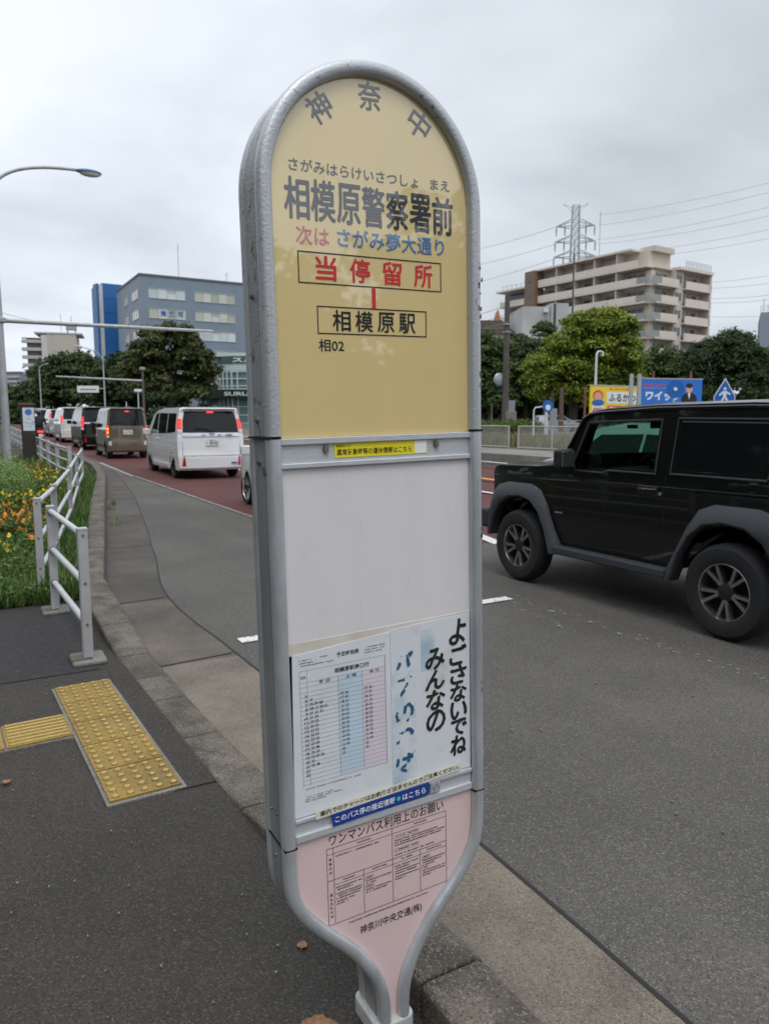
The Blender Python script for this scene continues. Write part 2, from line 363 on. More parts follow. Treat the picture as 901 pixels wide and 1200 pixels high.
# ------------------------------------------------------------------ tactile tiles
def tact(name): return ground_mat(name, (.36, .235, .055), (.22, .145, .04), (.44, .31, .11), stone=220, patch=2.5, speck=.35, bump=.15, rough=.7, blot=(.15, .115, .05), blotscale=4.0, blotlo=.5)
TY = tact('tactile_yellow'); TG = M['conc']
TYT = ground_mat('tactile_highlight_top', (.50, .34, .10), (.40, .27, .075), (.56, .42, .16), stone=300, patch=4, speck=.3, bump=.1, rough=.6)  # paler tops put a highlight into the colour of the raised parts
TROT = R(2.7)
def tile(o_, cx, cy, kind, label, S=.286):
    b = MB(); b.box((0, 0, .007), (S-.003, S-.003, .014))
    if kind == 'dot':
        for i in range(5):
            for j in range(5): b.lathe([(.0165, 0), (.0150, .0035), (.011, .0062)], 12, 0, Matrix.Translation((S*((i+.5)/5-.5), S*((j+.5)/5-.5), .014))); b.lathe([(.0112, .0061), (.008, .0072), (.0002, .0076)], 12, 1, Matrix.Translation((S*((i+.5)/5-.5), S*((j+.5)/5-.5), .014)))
    else:
        for i in range(7):
            yy = S*((i+.5)/7-.5)
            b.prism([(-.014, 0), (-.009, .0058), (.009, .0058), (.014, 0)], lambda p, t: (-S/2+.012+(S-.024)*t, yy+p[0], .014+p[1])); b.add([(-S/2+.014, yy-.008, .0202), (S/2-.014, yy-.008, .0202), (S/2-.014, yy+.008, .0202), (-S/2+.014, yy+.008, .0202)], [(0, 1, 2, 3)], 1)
    q = Matrix.Rotation(TROT, 3, 'Z') @ Vector((cx, cy, 0))
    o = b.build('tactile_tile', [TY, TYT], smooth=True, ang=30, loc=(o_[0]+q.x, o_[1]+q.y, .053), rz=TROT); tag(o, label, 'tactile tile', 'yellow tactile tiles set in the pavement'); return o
nth = ['farthest', 'second farthest', 'middle', 'second nearest', 'nearest']
TO = (.317, 4.37)
for k in range(5): tile(TO, .143, -.147-.2925*k, 'dot', f'{nth[k]} of the five dotted yellow tactile tiles in the row along the kerb')
tile(TO, -.155, -.575, 'bar', 'yellow tactile tile of raised bars beside the dotted row'); tile(TO, -.4475, -.575, 'dot', 'dotted yellow tactile tile left of the barred tile, cut by the photo edge')
tb = MB(); tb.box((.143, -.735, 0), (.312, 1.49, .012)); tb.box((-.30, -.575, 0), (.57, .306, .012))
struct(tb.build('tile_mortar', M['conc'], loc=(TO[0], TO[1], .0525), rz=TROT))

# ------------------------------------------------------------------ the bus stop sign
def acrylic(m):
    m.node_tree.nodes['Principled BSDF'].inputs['Coat IOR'].default_value = 2.0; return m
M['alu'] = mat('weathered_aluminium', (.52, .54, .56), .42, metal=.55, var=.13, scale=14, bump=.06, bscale=160, stretch=(1, 1, .35), rvar=.1)
M['alu_dirty'] = mat('pitted_aluminium', (.20, .19, .175), .45, metal=.5, scale=75, col2=(.50, .515, .53), bump=.10, bscale=160, lo=.29, hi=.38, detail=6, rvar=.05)
M['alu_band'] = mat('dull_aluminium_band', (.34, .35, .36), .5, metal=.5, var=.18, scale=9, bump=.08, bscale=130, stretch=(1, 1, .3))
M['rail'] = mat('rail_aluminium', (.60, .62, .64), .42, metal=.35, var=.07, scale=30, stretch=(1, 1, 6))
M['yel'] = acrylic(mat('yellow_panel', (.79, .615, .285), .3, spec=.4, var=.03, scale=3.2, coat=1.0))
M['pink'] = mat('pink_panel', (.71, .53, .52), .33, spec=.4, var=.04, scale=4)
M['wht'] = mat('white_panel', (.745, .71, .705), .3, spec=.4, var=.022, scale=3.0, coat=.45, stretch=(3, 1, .9), rvar=.1)
M['ink'] = mat('black_ink', (.012, .012, .014), .45); M['navy'] = acrylic(mat('navy_ink', (.022, .026, .045), .4, coat=1.0))
M['redink'] = mat('red_ink', (.62, .03, .035), .4); M['blueink'] = mat('blue_ink', (.03, .11, .42), .4)
M['redfade'] = acrylic(mat('faded_red_ink', (.60, .12, .12), .35, coat=1.0)); M['bluefade'] = acrylic(mat('faded_blue_ink', (.06, .20, .46), .35, coat=1.0))
M['bright_yel'] = mat('yellow_sticker', (.85, .72, .03), .35); M['cream'] = mat('cream_tape', (.74, .70, .58), .5, var=.12, scale=40)
M['blue_st'] = mat('blue_sticker', (.012, .05, .27), .3); M['white'] = mat('white_ink', (.85, .85, .85), .4); M['teal'] = mat('teal_ink', (.05, .55, .50), .4)
M['paper'] = mat('aged_paper', (.70, .725, .76), .55, var=.05, scale=9, coat=.2)
M['paper_b'] = mat('blue_column', (.55, .68, .77), .5, var=.04, scale=9); M['paper_p'] = mat('pink_column', (.72, .64, .71), .5, var=.04, scale=9)
M['paper_y'] = mat('yellowed_tape', (.62, .56, .45), .5, scale=12, col2=(.72, .70, .66))
M['board'] = mat('stained_notice', (.50, .45, .38), .45, scale=5, col2=(.70, .72, .755), lo=.24, hi=.42, coat=.2)
M['screw'] = mat('rusty_screw', (.22, .20, .18), .5, metal=.8, var=.4, scale=90)
M['edge'] = mat('orange_edge', (.55, .33, .14), .5)
M['grey_line'] = mat('grey_line', (.25, .25, .27), .5)
TILT = R(1.4)
Ov = Vector((.77, 1.40, 1.0)); uV = Vector((math.cos(TILT), 0, math.sin(TILT))); vV = Vector((-math.sin(TILT), 0, math.cos(TILT)))
VB = .95
sign = empty('bus_stop_sign', Ov-vV*VB, (0, -TILT, 0))
tag(sign, 'tall yellow, white and pink bus stop sign with rounded grey metal frame at the kerb', 'bus stop sign')
CX = .008
def pl(d): return lambda u, v: (u, d, v+VB)
# outline of the frame's centre line
half = [(.2435, 1.0)] if False else []
side = [(.243, 1.0), (.2435, .52), (.245, .1), (.2465, -.36), (.2465, -.425), (.241, -.478), (.226, -.51), (.206, -.54), (.182, -.568), (.150, -.602), (.118, -.634), (.088, -.671), (.064, -.707), (.046, -.740), (.034, -.772), (.027, -.806), (.025, -.84), (.0245, -.90)]
# smooth the lower curve
def smooth(pts, k=3):
    for _ in range(k):
        q = [pts[0]]
        for a, b in zip(pts[:-1], pts[1:]): q += [(a[0]*.75+b[0]*.25, a[1]*.75+b[1]*.25), (a[0]*.25+b[0]*.75, a[1]*.25+b[1]*.75)]
        pts = q+[pts[-1]]
    return pts
low = smooth(side[3:], 2)
arc = [(CX+.243*math.cos(a), 1.0+.246*math.sin(a)) for a in np.linspace(0, math.pi, 41)]
top_sec = [(CX+.2435, .523)]+[(CX+.243, v) for v in (.7, .85)]+arc+[(CX-.243, v) for v in (.85, .7)]+[(CX-.2435, .523)]
mid_sec = lambda s: [(CX+s*.2437, .517), (CX+s*.245, .1), (CX+s*.2465, -.352)]
low_sec = lambda s: [(CX+s*x, v) for x, v in [(.2465, -.357)]+low[2:]]
fr = MB(); 
def oval(path, y0, b, mi, rx=.0150, ry=.017, n=14):
    """a rounded bar (rx across, ry deep) along a 2-D path in the sign's plane"""
    k = len(path); vs = []; fs = []
    for i in range(k):
        a = Vector(path[max(0, i-1)]); c = Vector(path[min(k-1, i+1)]); t = (c-a).normalized(); nrm = Vector((t.y, -t.x))
        for j in range(n):
            q = 2*math.pi*(j+.5)/n; cc, ss = math.cos(q), math.sin(q)
            cc = math.copysign(abs(cc)**.72, cc); ss = math.copysign(abs(ss)**.72, ss)
            p = Vector(path[i])+nrm*rx*cc; vs.append((p.x, y0+ry*ss, p.y+VB))
    for i in range(k-1):
        for j in range(n): fs.append((i*n+j, i*n+(j+1) % n, (i+1)*n+(j+1) % n, (i+1)*n+j))
    fs += [tuple(range(n)), tuple((k-1)*n+j for j in range(n-1, -1, -1))]
    b.add(vs, fs, mi)
for nm, yy in (('front_frame', -.002), ('rear_frame', .092)):
    b = MB(); oval(top_sec, yy, b, 1)
    for s in (1, -1): oval(mid_sec(s), yy, b, 0); oval(low_sec(s), yy, b, 0)
    b.build(nm, [M['alu'], M['alu_dirty']], sign, smooth=True, ang=60)
def band(path, b, mi, y0=.0165, y1=.076, th=.012, off=0.004):
    k = len(path); vs = []; fs = []
    for i in range(k):
        a = Vector(path[max(0, i-1)]); c = Vector(path[min(k-1, i+1)]); t = (c-a).normalized(); nrm = Vector((t.y, -t.x))
        if i == 0 and path[0][0] < CX and t.y < 0: pass
        for e, yq in ((off+th*.6, y0), (off+th*.6, y1), (off-th, y1), (off-th, y0)):
            p = Vector(path[i])+nrm*e; vs.append((p.x, yq, p.y+VB))
    for i in range(k-1):
        for j in range(4): fs.append((4*i+j, 4*i+(j+1) % 4, 4*i+4+(j+1) % 4, 4*i+4+j))
    fs += [(0, 1, 2, 3), tuple(4*(k-1)+j for j in (3, 2, 1, 0))]
    b.add(vs, fs, mi)
b = MB(); band(top_sec, b, 2)
for s in (1, -1):
    m_, l_ = mid_sec(s), low_sec(s)
    if s == 1: m_, l_ = m_[::-1], l_[::-1]
    band(m_, b, 0); band(l_, b, 0)
b.build('side_band', [M['alu_band'], M['alu_dirty'], mat('grimy_band', (.12, .112, .10), .55, metal=.4, scale=42, col2=(.36, .365, .365), lo=.30, hi=.46, bump=.15, bscale=150)], sign, smooth=True, ang=40)
# seam lines round the frame where its three lengths meet, a clamp plate below
for s in (1, -1):
    for v in (.52, -.3545): b = MB(); b.box((CX+s*.2455, .042, v+VB), (.0285, .117, .004), 0); b.build('joint_gap', M['dark'], sign)
def screw(u, d, v, r=.0055, side=0):
    q = MB(); ax = Vector((0, -1, 0)) if not side else Vector((side, 0, 0)); p = Vector((u, d, v+VB))
    q.cyl(p, p+ax*.003, r, 0, 12); q.cyl(p+ax*.003, p+ax*.0062, r*.62, 0, 6); q.build('screw', M['screw'], sign)
for v in (.80, .555, .47, -.395): screw(CX-.2545, .050, v, .007, -1); screw(CX+.2545, .05, v, .007, 1)
q = MB(); q.box((CX-.251, .018, .455+VB), (.018, .008, .02)); q.build('latch', M['screw'], sign, bev=.002)
for yy in (.03, .06): screw(CX-.2545, yy, -.29, .005, -1)
q = MB(); q.box((CX+.2595, .03, .80+VB), (.012, .02, .05)); q.build('hinge', M['screw'], sign, bev=.002)
b = MB(); rs = random.Random(8)
for v, n_ in ((.87, 5), (.80, 4), (.62, 2), (.3, 2), (-.1, 2)):
    for k in range(n_): q_ = v+rs.uniform(-.03, .03); b = MB(); b.box((CX+.2545+rs.uniform(-.008, .003), -.018, q_+VB), (rs.uniform(.002, .006), .0016, rs.uniform(.002, .012))); b.build('scuff_mark', M['screw'], sign)
# ---- faces. A backing core, then each panel
def region(vlo, vhi, inset=.012):
    """outline of the face between two heights"""
    L_ = []; R_ = []
    def hw(v):
        if v > 1.0: return math.sqrt(max(0, .243**2-((v-1.0)*.243/.246)**2))
        tab = sorted([(.2437, .517)]+[(x, vv) for x, vv in [(.245, .1), (.2465, -.352)]+low+[(.243, 1.0)]], key=lambda t: t[1])
        return float(np.interp(v, [t[1] for t in tab], [t[0] for t in tab]))
    vs_ = sorted(set([vlo, vhi]+[t[1] for t in low if vlo < t[1] < vhi]+[1+.246*math.sin(a) for a in np.linspace(0, math.pi/2, 30) if vlo < 1+.246*math.sin(a) < vhi]))
    for v in vs_: R_.append((CX+max(hw(v)-inset, .002), v)); L_.append((CX-max(hw(v)-inset, .002), v))
    return R_+L_[::-1]
bk = MB(); bk.prism(region(-.90, 1.235, .006), lambda p, t: (p[0], .012+.066*t, p[1]+VB)); bk.build('inner_core', M['dark'], sign)
rb = MB(); rb.prism(region(-.90, 1.235, .010), lambda p, t: (p[0], .0785+.006*t, p[1]+VB)); rb.build('rear_panel', M['wht'], sign)
FACE = 0.0
def face(name, poly, mats, d=FACE, th=.010):
    b = MB(); b.prism(poly, lambda p, t: (p[0], d+th*t, p[1]+VB), mi=0); return b
def rline(b, u0, v0, u1, v1, w, mi, d):
    a = Vector((u0, v0)); c = Vector((u1, v1)); t = (c-a).normalized(); nn = Vector((-t.y, t.x))*w/2
    pp = [a-nn, c-nn, c+nn, a+nn]; b.add([(p.x, d, p.y+VB) for p in pp], [(0, 1, 2, 3)], mi)
def rbox(b, u0, u1, v0, v1, w, mi, d):
    for s in ((u0-w/2, v0, u1+w/2, v0), (u0-w/2, v1, u1+w/2, v1), (u0, v0, u0, v1), (u1, v0, u1, v1)): rline(b, *s, w, mi, d)
def rfill(b, u0, u1, v0, v1, mi, d): b.add([(u0, d, v0+VB), (u1, d, v0+VB), (u1, d, v1+VB), (u0, d, v1+VB)], [(0, 1, 2, 3)], mi)
D1 = -.0008
# yellow name panel
b = face('name_panel', region(.518, 1.235), None)
for ch, c, ang in (('神', (-.111, 1.158), 36), ('奈', (.001, 1.198), 2), ('中', (.117, 1.163), -34)):
    text_fit(b, ch, (c[0]-.0255, c[0]+.0255, c[1]-.0265, c[1]+.0265), 1, pl(D1), .0, rot=R(ang), bold=.0007)
text_fit(b, 'さがみはらけいさつしょ', (-.180, .112, 1.034, 1.058), 1, pl(D1), .006)
text_fit(b, 'まえ', (.143, .192, 1.036, 1.057), 1, pl(D1), .006)
for k, ch in enumerate('相模原警察署前'):
    w = (.202+.193)/7; u0 = -.193+w*k; text_fit(b, ch, (u0+.002, u0+w-.003, .945, 1.022), 1, pl(D1), .0, bold=.0011)
text_fit(b, '次は', (-.170, -.098, .897, .933), 2, pl(D1), .012)
text_fit(b, 'さがみ夢大通り', (-.080, .176, .900, .936), 3, pl(D1), .0, bold=.0005)
rbox(b, -.167, .167, .8245, .884, .0022, 4, D1)
for k, ch in enumerate('当停留所'): text_fit(b, ch, (-.130+k*.0765, -.130+k*.0765+.045, .8315, .878), 5, pl(D1), .0, bold=.0009)
rbox(b, -.129, .1275, .727, .780, .0022, 4, D1)
for k, ch in enumerate('相模原駅'): text_fit(b, ch, (-.096+k*.052, -.096+k*.052+.040, .733, .774), 4, pl(D1), .0, bold=.0006)
rfill(b, -.0045, .0045, .7815, .8225, 5, D1)
text_fit(b, '相02', (-.129, -.072, .691, .716), 4, pl(D1), .008)
b.build('name_panel', [M['yel'], M['navy'], M['redfade'], M['bluefade'], M['ink'], M['redink']], sign)
# upper rail
def hrail(name, v0, v1, lipb, lipt):
    b = MB(); u0, u1 = CX-.2305, CX+.2305
    b.box((CX, .003, (v0+v1)/2+VB), (u1-u0, .010, v1-v0)); b.box((CX, -.0045, v1-lipt/2+VB), (u1-u0, .007, lipt)); b.box((CX, -.0045, v0+lipb/2+VB), (u1-u0, .007, lipb))
    return b.build(name, M['rail'], sign, bev=.0015)
hrail('upper_rail', .457, .5175, .010, .013)
b = face('weather_sticker', [(-.102, .474), (.1235, .474), (.1235, .504), (-.102, .504)], None, -.0032, .001)
text_fit(b, '異常気象時等の運休情報はこちら', (-.097, .084, .4785, .492), 1, pl(-.0036), .012)
text_fit(b, '神奈中バス', (-.098, -.065, .495, .5015), 1, pl(-.0036), .008)
rfill(b, .092, .1215, .4755, .5025, 2, -.0035)
b.build('weather_sticker', [M['bright_yel'], M['ink'], M['white']], sign)
for u in (-.124, .146):
    q = MB(); p = Vector((u, -.002, .494+VB)); q.cyl(p, p+Vector((0, -.004, 0)), .0055, 0, 12)
    q.box((u+.002, -.006, .494+VB), (.009, .004, .016)); q.build('screw', M['screw'], sign)
# blank white panel and the tape line under it
b = face('blank_panel', [(CX-.232, .092), (CX+.232, .092), (CX+.232, .4565), (CX-.232, .4565)], None)
b.build('blank_panel', M['wht'], sign)
b = face('tape_strip', [(CX-.23, .066), (CX+.23, .081), (CX+.23, .0955), (CX-.23, .0915)], None, -.001, .008); b.build('tape_strip', M['paper_y'], sign)
# timetable
random.seed(5)
b = face('timetable_sheet', [(-.2215, -.2945), (.020, -.2945), (.020, .080), (-.2135, .066)], None, -.0022, .004)
TL, TR_, C0, C1, C2 = -.199, .006, -.182, -.110, -.052
dT = -.0030; T0, T1 = .030, -.230
rows = [.030, .004, -.006, -.018]+[-.018-.0098*k for k in range(1, 22)]
rfill(b, C1, C2, -.222, .004, 3, -.0026); rfill(b, C2, TR_, -.222, .004, 4, -.0026)
for v in rows: rline(b, TL if v > -.01 else TL, v, TR_, v, .0006, 2, dT)
for u in (TL, C0, C1, C2, TR_): rline(b, u, -.228 if u in (TL, C0) else -.222, u, .030 if u in (TL, TR_, C0) else .004, .0007 if u != TR_ else .0014, 2, dT)
text_fit(b, '予定時刻表', (-.112, -.058, .046, .057), 1, pl(dT), .012)
text_fit(b, '相模原駅南口行', (-.118, -.034, .0115, .0225), 1, pl(dT), .015)
for u0, u1, tx in ((-.156, -.130, '平 日'), (-.092, -.066, '土 曜'), (-.034, -.010, '休 日')): text_fit(b, tx, (u0, u1, -.0045, .0025), 1, pl(dT), .012)
text_fit(b, '行先', (-.197, -.185, .012, .019), 1, pl(dT), .01)
wk = ['', '47', '18 39 48', '00 13 24 51', '01 21 51', '21 53', '23 53', '23 53', '23 53', '23 53', '23 53', '23 53', '22 48', '22 53', '10 23 52', '25', '02 48', '', '']
st_ = ['', '07 36', '17 47', '18 51', '21 53', '20 53', '20 53', '20 53', '20 53', '20 53', '20 53', '23 53', '13 40', '13 50', '42', '22', '', '', '']
for k in range(19):
    v = -.030-.0098*k
    text_fit(b, str(5+k), (-.191 if k+5 > 9 else -.188, -.184, v, v+.0062), 1, pl(dT), .01)
    for u, tx in ((C0+.004, wk[k]), (C1+.005, st_[k]), (C2+.005, st_[k])):
        if tx: text_fit(b, tx, (u, u+.0046*len(tx)*.82, v+.0008, v+.0068), 1, pl(dT), .012)
def small_print(b, u0, u1, v, mi, d, h=.0026, gap=.7):
    u = u0
    while u < u1:
        w = random.uniform(.0016, .0034)
        if random.random() < gap+.2:
            for _ in range(2):
                dv = random.uniform(-.0009, .0009); rline(b, u, v+dv, min(u+w, u1), v+dv, h*random.uniform(.18, .3), mi, d)
            rline(b, u+w*.5, v-h/2, u+w*.5, v+h/2, h*.22, mi, d)
        u += w+random.uniform(.0004, .001)
for v, a, c in ((.053, -.199, -.172), (.047, -.199, -.16), (.041, -.199, -.12), (.054, -.150, -.134), (.056, -.044, .006), (.050, -.044, .006), (.044, -.044, -.002), (-.234, -.195, -.172), (-.234, -.168, -.14), (-.234, -.136, -.085), (-.252, -.196, -.13), (-.257, -.196, -.11), (-.262, -.196, -.148), (-.2345, -.078, -.062)):
    small_print(b, a, c, v, 1, dT)
b.build('timetable_sheet', [M['paper'], M['ink'], M['grey_line'], M['paper_b'], M['paper_p']], sign)
# brush-lettered notice
WORN = bpy.data.materials.new('flaking_blue_ink'); WORN.use_nodes = True
t = WORN.node_tree; bb = t.nodes['Principled BSDF']; bb.inputs['Base Color'].default_value = (.015, .11, .24, 1); bb.inputs['Roughness'].default_value = .5
tcn = t.nodes.new('ShaderNodeTexCoord'); nz = t.nodes.new('ShaderNodeTexNoise'); nz.inputs['Scale'].default_value = 34; nz.inputs['Detail'].default_value = 3
rp = t.nodes.new('ShaderNodeValToRGB'); rp.color_ramp.elements[0].position = .49; rp.color_ramp.elements[1].position = .53
rp.color_ramp.elements[0].color = (.0, .0, .0, 1)
t.links.new(tcn.outputs['Object'], nz.inputs['Vector']); t.links.new(nz.outputs['Fac'], rp.inputs[0]); t.links.new(rp.outputs[0], bb.inputs['Alpha'])
M['brush'] = mat('brush_ink', (.010, .009, .009), .5, col2=(.035, .03, .028), scale=60, stretch=(1, 1, .2))
STAIN = bpy.data.materials.new('blue_wash'); STAIN.use_nodes = True
t = STAIN.node_tree; bb = t.nodes['Principled BSDF']; bb.inputs['Base Color'].default_value = (.32, .56, .70, 1); bb.inputs['Roughness'].default_value = .5
tcn = t.nodes.new('ShaderNodeTexCoord'); nz = t.nodes.new('ShaderNodeTexNoise'); nz.inputs['Scale'].default_value = 13; nz.inputs['Detail'].default_value = 5
rp = t.nodes.new('ShaderNodeValToRGB'); rp.color_ramp.elements[0].position = .45; rp.color_ramp.elements[1].position = .8; rp.color_ramp.elements[1].color = (.5, .5, .5, 1)
t.links.new(tcn.outputs['Object'], nz.inputs['Vector']); t.links.new(nz.outputs['Fac'], rp.inputs[0]); t.links.new(rp.outputs[0], bb.inputs['Alpha'])
b = face('brush_notice', [(.021, -.2945), (CX+.229, -.2945), (CX+.229, .0905), (.021, .084)], None, -.0018, .004)
dN = -.0026
rfill(b, .022, .085, -.29, -.02, 3, -.0022); rfill(b, .10, .14, -.03, .07, 3, -.0021)
def brush(b, ch, box, mi=1, off=.022):
    text_fit(b, ch, box, mi, pl(dN), 0, shear=.12, wob=.016, bold=.0019)
vv = .080
for ch, h in zip('よごさないでね', (.062, .050, .047, .043, .044, .040, .050)):
    w = .034 if ch != 'い' else .036
    brush(b, ch, (.181, .191+w, vv-h*.95, vv)); vv -= h*1.0
vv = .020
for ch, h in zip('みんなの', (.053, .047, .050, .054)): brush(b, ch, (.114, .164, vv-h*.94, vv)); vv -= h
vv = .026
for ch, h in zip('バスのりば', (.058, .062, .058, .060, .055)): text_fit(b, ch, (.032, .078, vv-h*.85, vv), 2, pl(dN), 0, shear=.1, bold=.0022); vv -= h
b.build('brush_notice', [M['board'], M['brush'], WORN, STAIN], sign)
# lower rail and its stickers
hrail('lower_rail', -.3495, -.2965, .016, .009)
def slanted(n, u0, u1, va, vb, h, d):
    return face(n, [(u0, va), (u1, vb), (u1, vb+h), (u0, va+h)], None, d, .001)
b = slanted('charge_sticker', -.176, .205, -.306, -.291, .019, -.0098)
P0 = Vector((-.168, -.302)); sl_ = (.015/.381)
text_fit(b, '車内でのチャージはお釣りが出ませんのでご注意ください。', (-.166, .198, -.0055, .0065), 1, lambda u, v: (u, -.0102, v+VB-.3035+(u+.176)*sl_+.007), .02)
b.build('charge_sticker', [M['cream'], M['ink']], sign)
b = face('approach_sticker', [(-.137, -.334), (.113, -.328), (.113, -.298), (-.137, -.304)], None, -.0104, .001)
pA = lambda u, v: (u, -.0108, v+VB+(u+.137)*.024)
text_fit(b, 'このバス停の接近情報', (-.131, .020, -.3265, -.311), 1, pA, .015)
text_fit(b, 'はこちら', (.040, .103, -.3265, -.3125), 1, pA, .015)
text_fit(b, '●', (.0245, .0345, -.3245, -.3135), 2, pA, .02)
b.build('approach_sticker', [M['blue_st'], M['white'], M['teal']], sign)
b = face('code_backing', [(.117, -.3295), (.143, -.3285), (.143, -.302), (.117, -.303)], None, -.0104, .001); b.build('small_label', mat('grey_label', (.30, .31, .33), .5, var=.5, scale=150), sign)
# pink request panel
b = face('request_panel', region(-.895, -.349), None)
K = 1
edge = region(-.895, -.352, .0145)
for a, c in zip(edge[:-1], edge[1:]): rline(b, *a, *c, .003, 2, D1*.6)
rline(b, CX-.232, -.3515, CX+.232, -.3515, .003, 2, D1)
text_fit(b, 'ワンマンバス利用上のお願い', (-.143, .158, -.384, -.358), 1, pl(D1), .004)
a0, a1, v0, v1 = -.150, .165, -.573, -.389
w = .0011
rbox(b, a0, a1, v0, v1, w, 1, D1)
rline(b, -.134, v0, -.134, v1, w, 1, D1); rline(b, a0, -.403, a1, -.403, w*.8, 1, D1); rline(b, a0, -.466, a1, -.466, w, 1, D1); rline(b, -.134, -.479, a1, -.479, w*.8, 1, D1)
rline(b, .016, v0, .016, v1, w, 1, D1); rline(b, -.060, v0, -.060, -.466, w, 1, D1); rline(b, .091, v0, .091, -.466, w, 1, D1)
for tx, u, va in (('乗車方法', -.142, -.412), ('運賃支払方法', -.142, -.497)):
    for k, ch in enumerate(tx): text_fit(b, ch, (u-.0035, u+.0035, va-.0105*k-.007, va-.0105*k), 1, pl(D1), .012)
for u0, u1, v in ((-.075, -.04, -.396), (.075, .11, -.396), (-.112, -.082, -.4725), (-.038, 0, -.4725), (.04, .07, -.4725), (.11, .15, -.4725), (-.129, -.02, -.411), (.022, .14, -.423), (.022, .16, -.429), (.022, .15, -.435), (.022, .13, -.459),
                  (-.13, -.066, -.487), (-.13, -.09, -.493), (-.13, -.066, -.502), (-.13, -.066, -.508), (-.13, -.07, -.514), (-.13, -.085, -.521), (-.13, -.1, -.527), (-.055, .012, -.497), (-.055, -.03, -.503), (-.055, .012, -.519), (-.055, .0, -.525),
                  (.022, .085, -.487), (.022, .06, -.493), (.022, .087, -.5), (.022, .08, -.506), (.022, .087, -.514), (.022, .05, -.52), (.097, .16, -.497), (.097, .15, -.503), (.097, .13, -.509), (.097, .16, -.524), (.097, .16, -.53), (.097, .12, -.536), (-.10, .11, -.5835)):
    small_print(b, u0, u1, v, 1, D1, .0038, .75)
for u0, u1, v in ((.022, .088, -.4135), (.022, .088, -.447), (-.056, -.034, -.489), (-.056, -.034, -.511), (.096, .118, -.489), (.096, .112, -.516)):
    rbox(b, u0, u1, v-.0045, v+.0035, .0005, 1, D1); small_print(b, u0+.003, u1-.003, v, 1, D1, .004)
text_fit(b, '神奈川中央交通(株)', (-.073, .093, -.627, -.602), 1, pl(D1), .008)
b.build('request_panel', [M['pink'], M['ink'], M['edge']], sign)
# clamp, post and foot
def rrect(hx, hy, r, n=5):
    o = []
    for cx_, cy_, a in ((hx-r, hy-r, 0), (-hx+r, hy-r, 90), (-hx+r, -hy+r, 180), (hx-r, -hy+r, 270)):
        for k in range(n+1): q = R(a+90*k/n); o.append((cx_+r*math.cos(q), cy_+r*math.sin(q)))
    return o
b = MB(); o1 = rrect(.052, .067, .02)
b.prism(o1, lambda p, t: (CX+p[0], .047+p[1], .035+.047*t)); b.build('foot_clamp', mat('grey_clamp', (.45, .45, .43), .5, var=.15, scale=30), sign, bev=.006, seg=3)
b = MB()
for s in (-1, 1): b.box((CX+s*.0255, .046, .068), (.022, .05, .13))
b.build('neck_post', M['alu_band'], sign, bev=.003)
b = MB(); b.box((CX, .047, -.012), (.12, .15, .03)); b.build('foot_plate', M['walk'], sign, bev=.01)

# ------------------------------------------------------------------ guard rails beside the bed
M['rail_w'] = mat('white_rail_paint', (.50, .50, .51), .42, var=.08, scale=7, bump=.04, bscale=60)
M['post_w'] = mat('grey_white_post_paint', (.40, .40, .405), .5, var=.13, scale=5)
M['bolt'] = mat('grey_bolt', (.20, .20, .205), .5, metal=.7)
RH = (.80, .50, .24)
def guard_rail(name, pts, label, w=.058, h=.83, feet=(), rails=RH, rr=.0215, cover=.06, hs=None):
    """square posts at PTS, round rails between them"""
    o = empty(name, (pts[0][0], pts[0][1], .05)); bx, by, bz = pts[0][0], pts[0][1], .05
    tag(o, label, 'guard rail', 'white pipe guard rails around the flower bed')
    loc = [Vector((x-bx, y-by, rise(y))) for x, y in pts]
    for i, p in enumerate(loc):
        a = loc[max(0, i-1)]; c = loc[min(len(loc)-1, i+1)]; rz = math.atan2((c-a).y, (c-a).x)
        q = MB(); hh = h if not hs else hs[i]; q.box(p+Vector((0, 0, hh/2-.02)), (w, w, hh+.04), 0, rz=rz); q.box(p+Vector((0, 0, hh+.004)), (w*1.06, w*1.06, .02), 0, rz=rz)
        po = q.build('post', M['post_w'], o, bev=.005)
        tdir = (c-a).normalized(); side_ = Vector((tdir.y, -tdir.x, 0))
        for z in rails:
            e = -1 if i == 0 else 1
            b_ = MB(); s = p+tdir*(e if i in (0, len(loc)-1) else 1)*w*.5+Vector((0, 0, z))
            if i in (0, len(loc)-1): b_.cyl(s, s+tdir*e*.006, .008, 0, 8); b_.build('bolt', M['bolt'], po)
            s2 = p+side_*w*.5+Vector((0, 0, z-.04)); 
    for z in rails:
        q = MB(); q.tube([p+Vector((0, 0, z)) for p in loc], rr, 0, 12); q.build('rail', M['rail_w'], o, smooth=True)
        for p, c in list(zip(loc[:-1], loc[1:]))+list(zip(loc[1:], loc[:-1])):
            if max(p.y, c.y)+by > 16: continue
            q = MB(); t_ = (c-p).normalized(); s = p+Vector((0, 0, z))+t_*w*.52; q.cyl(s, s+t_*.012, rr*1.28, 0, 12); q.build('rail_sleeve', M['bolt'], o, smooth=True)
    for i in feet:
        q = MB(); q.box(loc[i]+Vector((0, 0, .012)), (.20, .24, .03)); q.build('concrete_footing', M['conc'], o, bev=.012)
        q = MB(); q.box(loc[i]+Vector((-.04, -.0, .029)), (.12, .13, .004)); q.build('footing_mortar', M['kerb'], o)
    return o
guard_rail('pipe_guard_rail', [(.555, 4.83), (.495, 6.23)], 'short white pipe guard rail of two posts nearest the yellow tactile tiles', feet=(0, 1))
guard_rail('pipe_guard_rail', [(.45, 6.9), (.70, 8.3), (1.17, 11.3), (1.71, 15.15), (2.24, 18.75)], 'long white pipe guard rail slanting along the raised kerb of the flower bed')
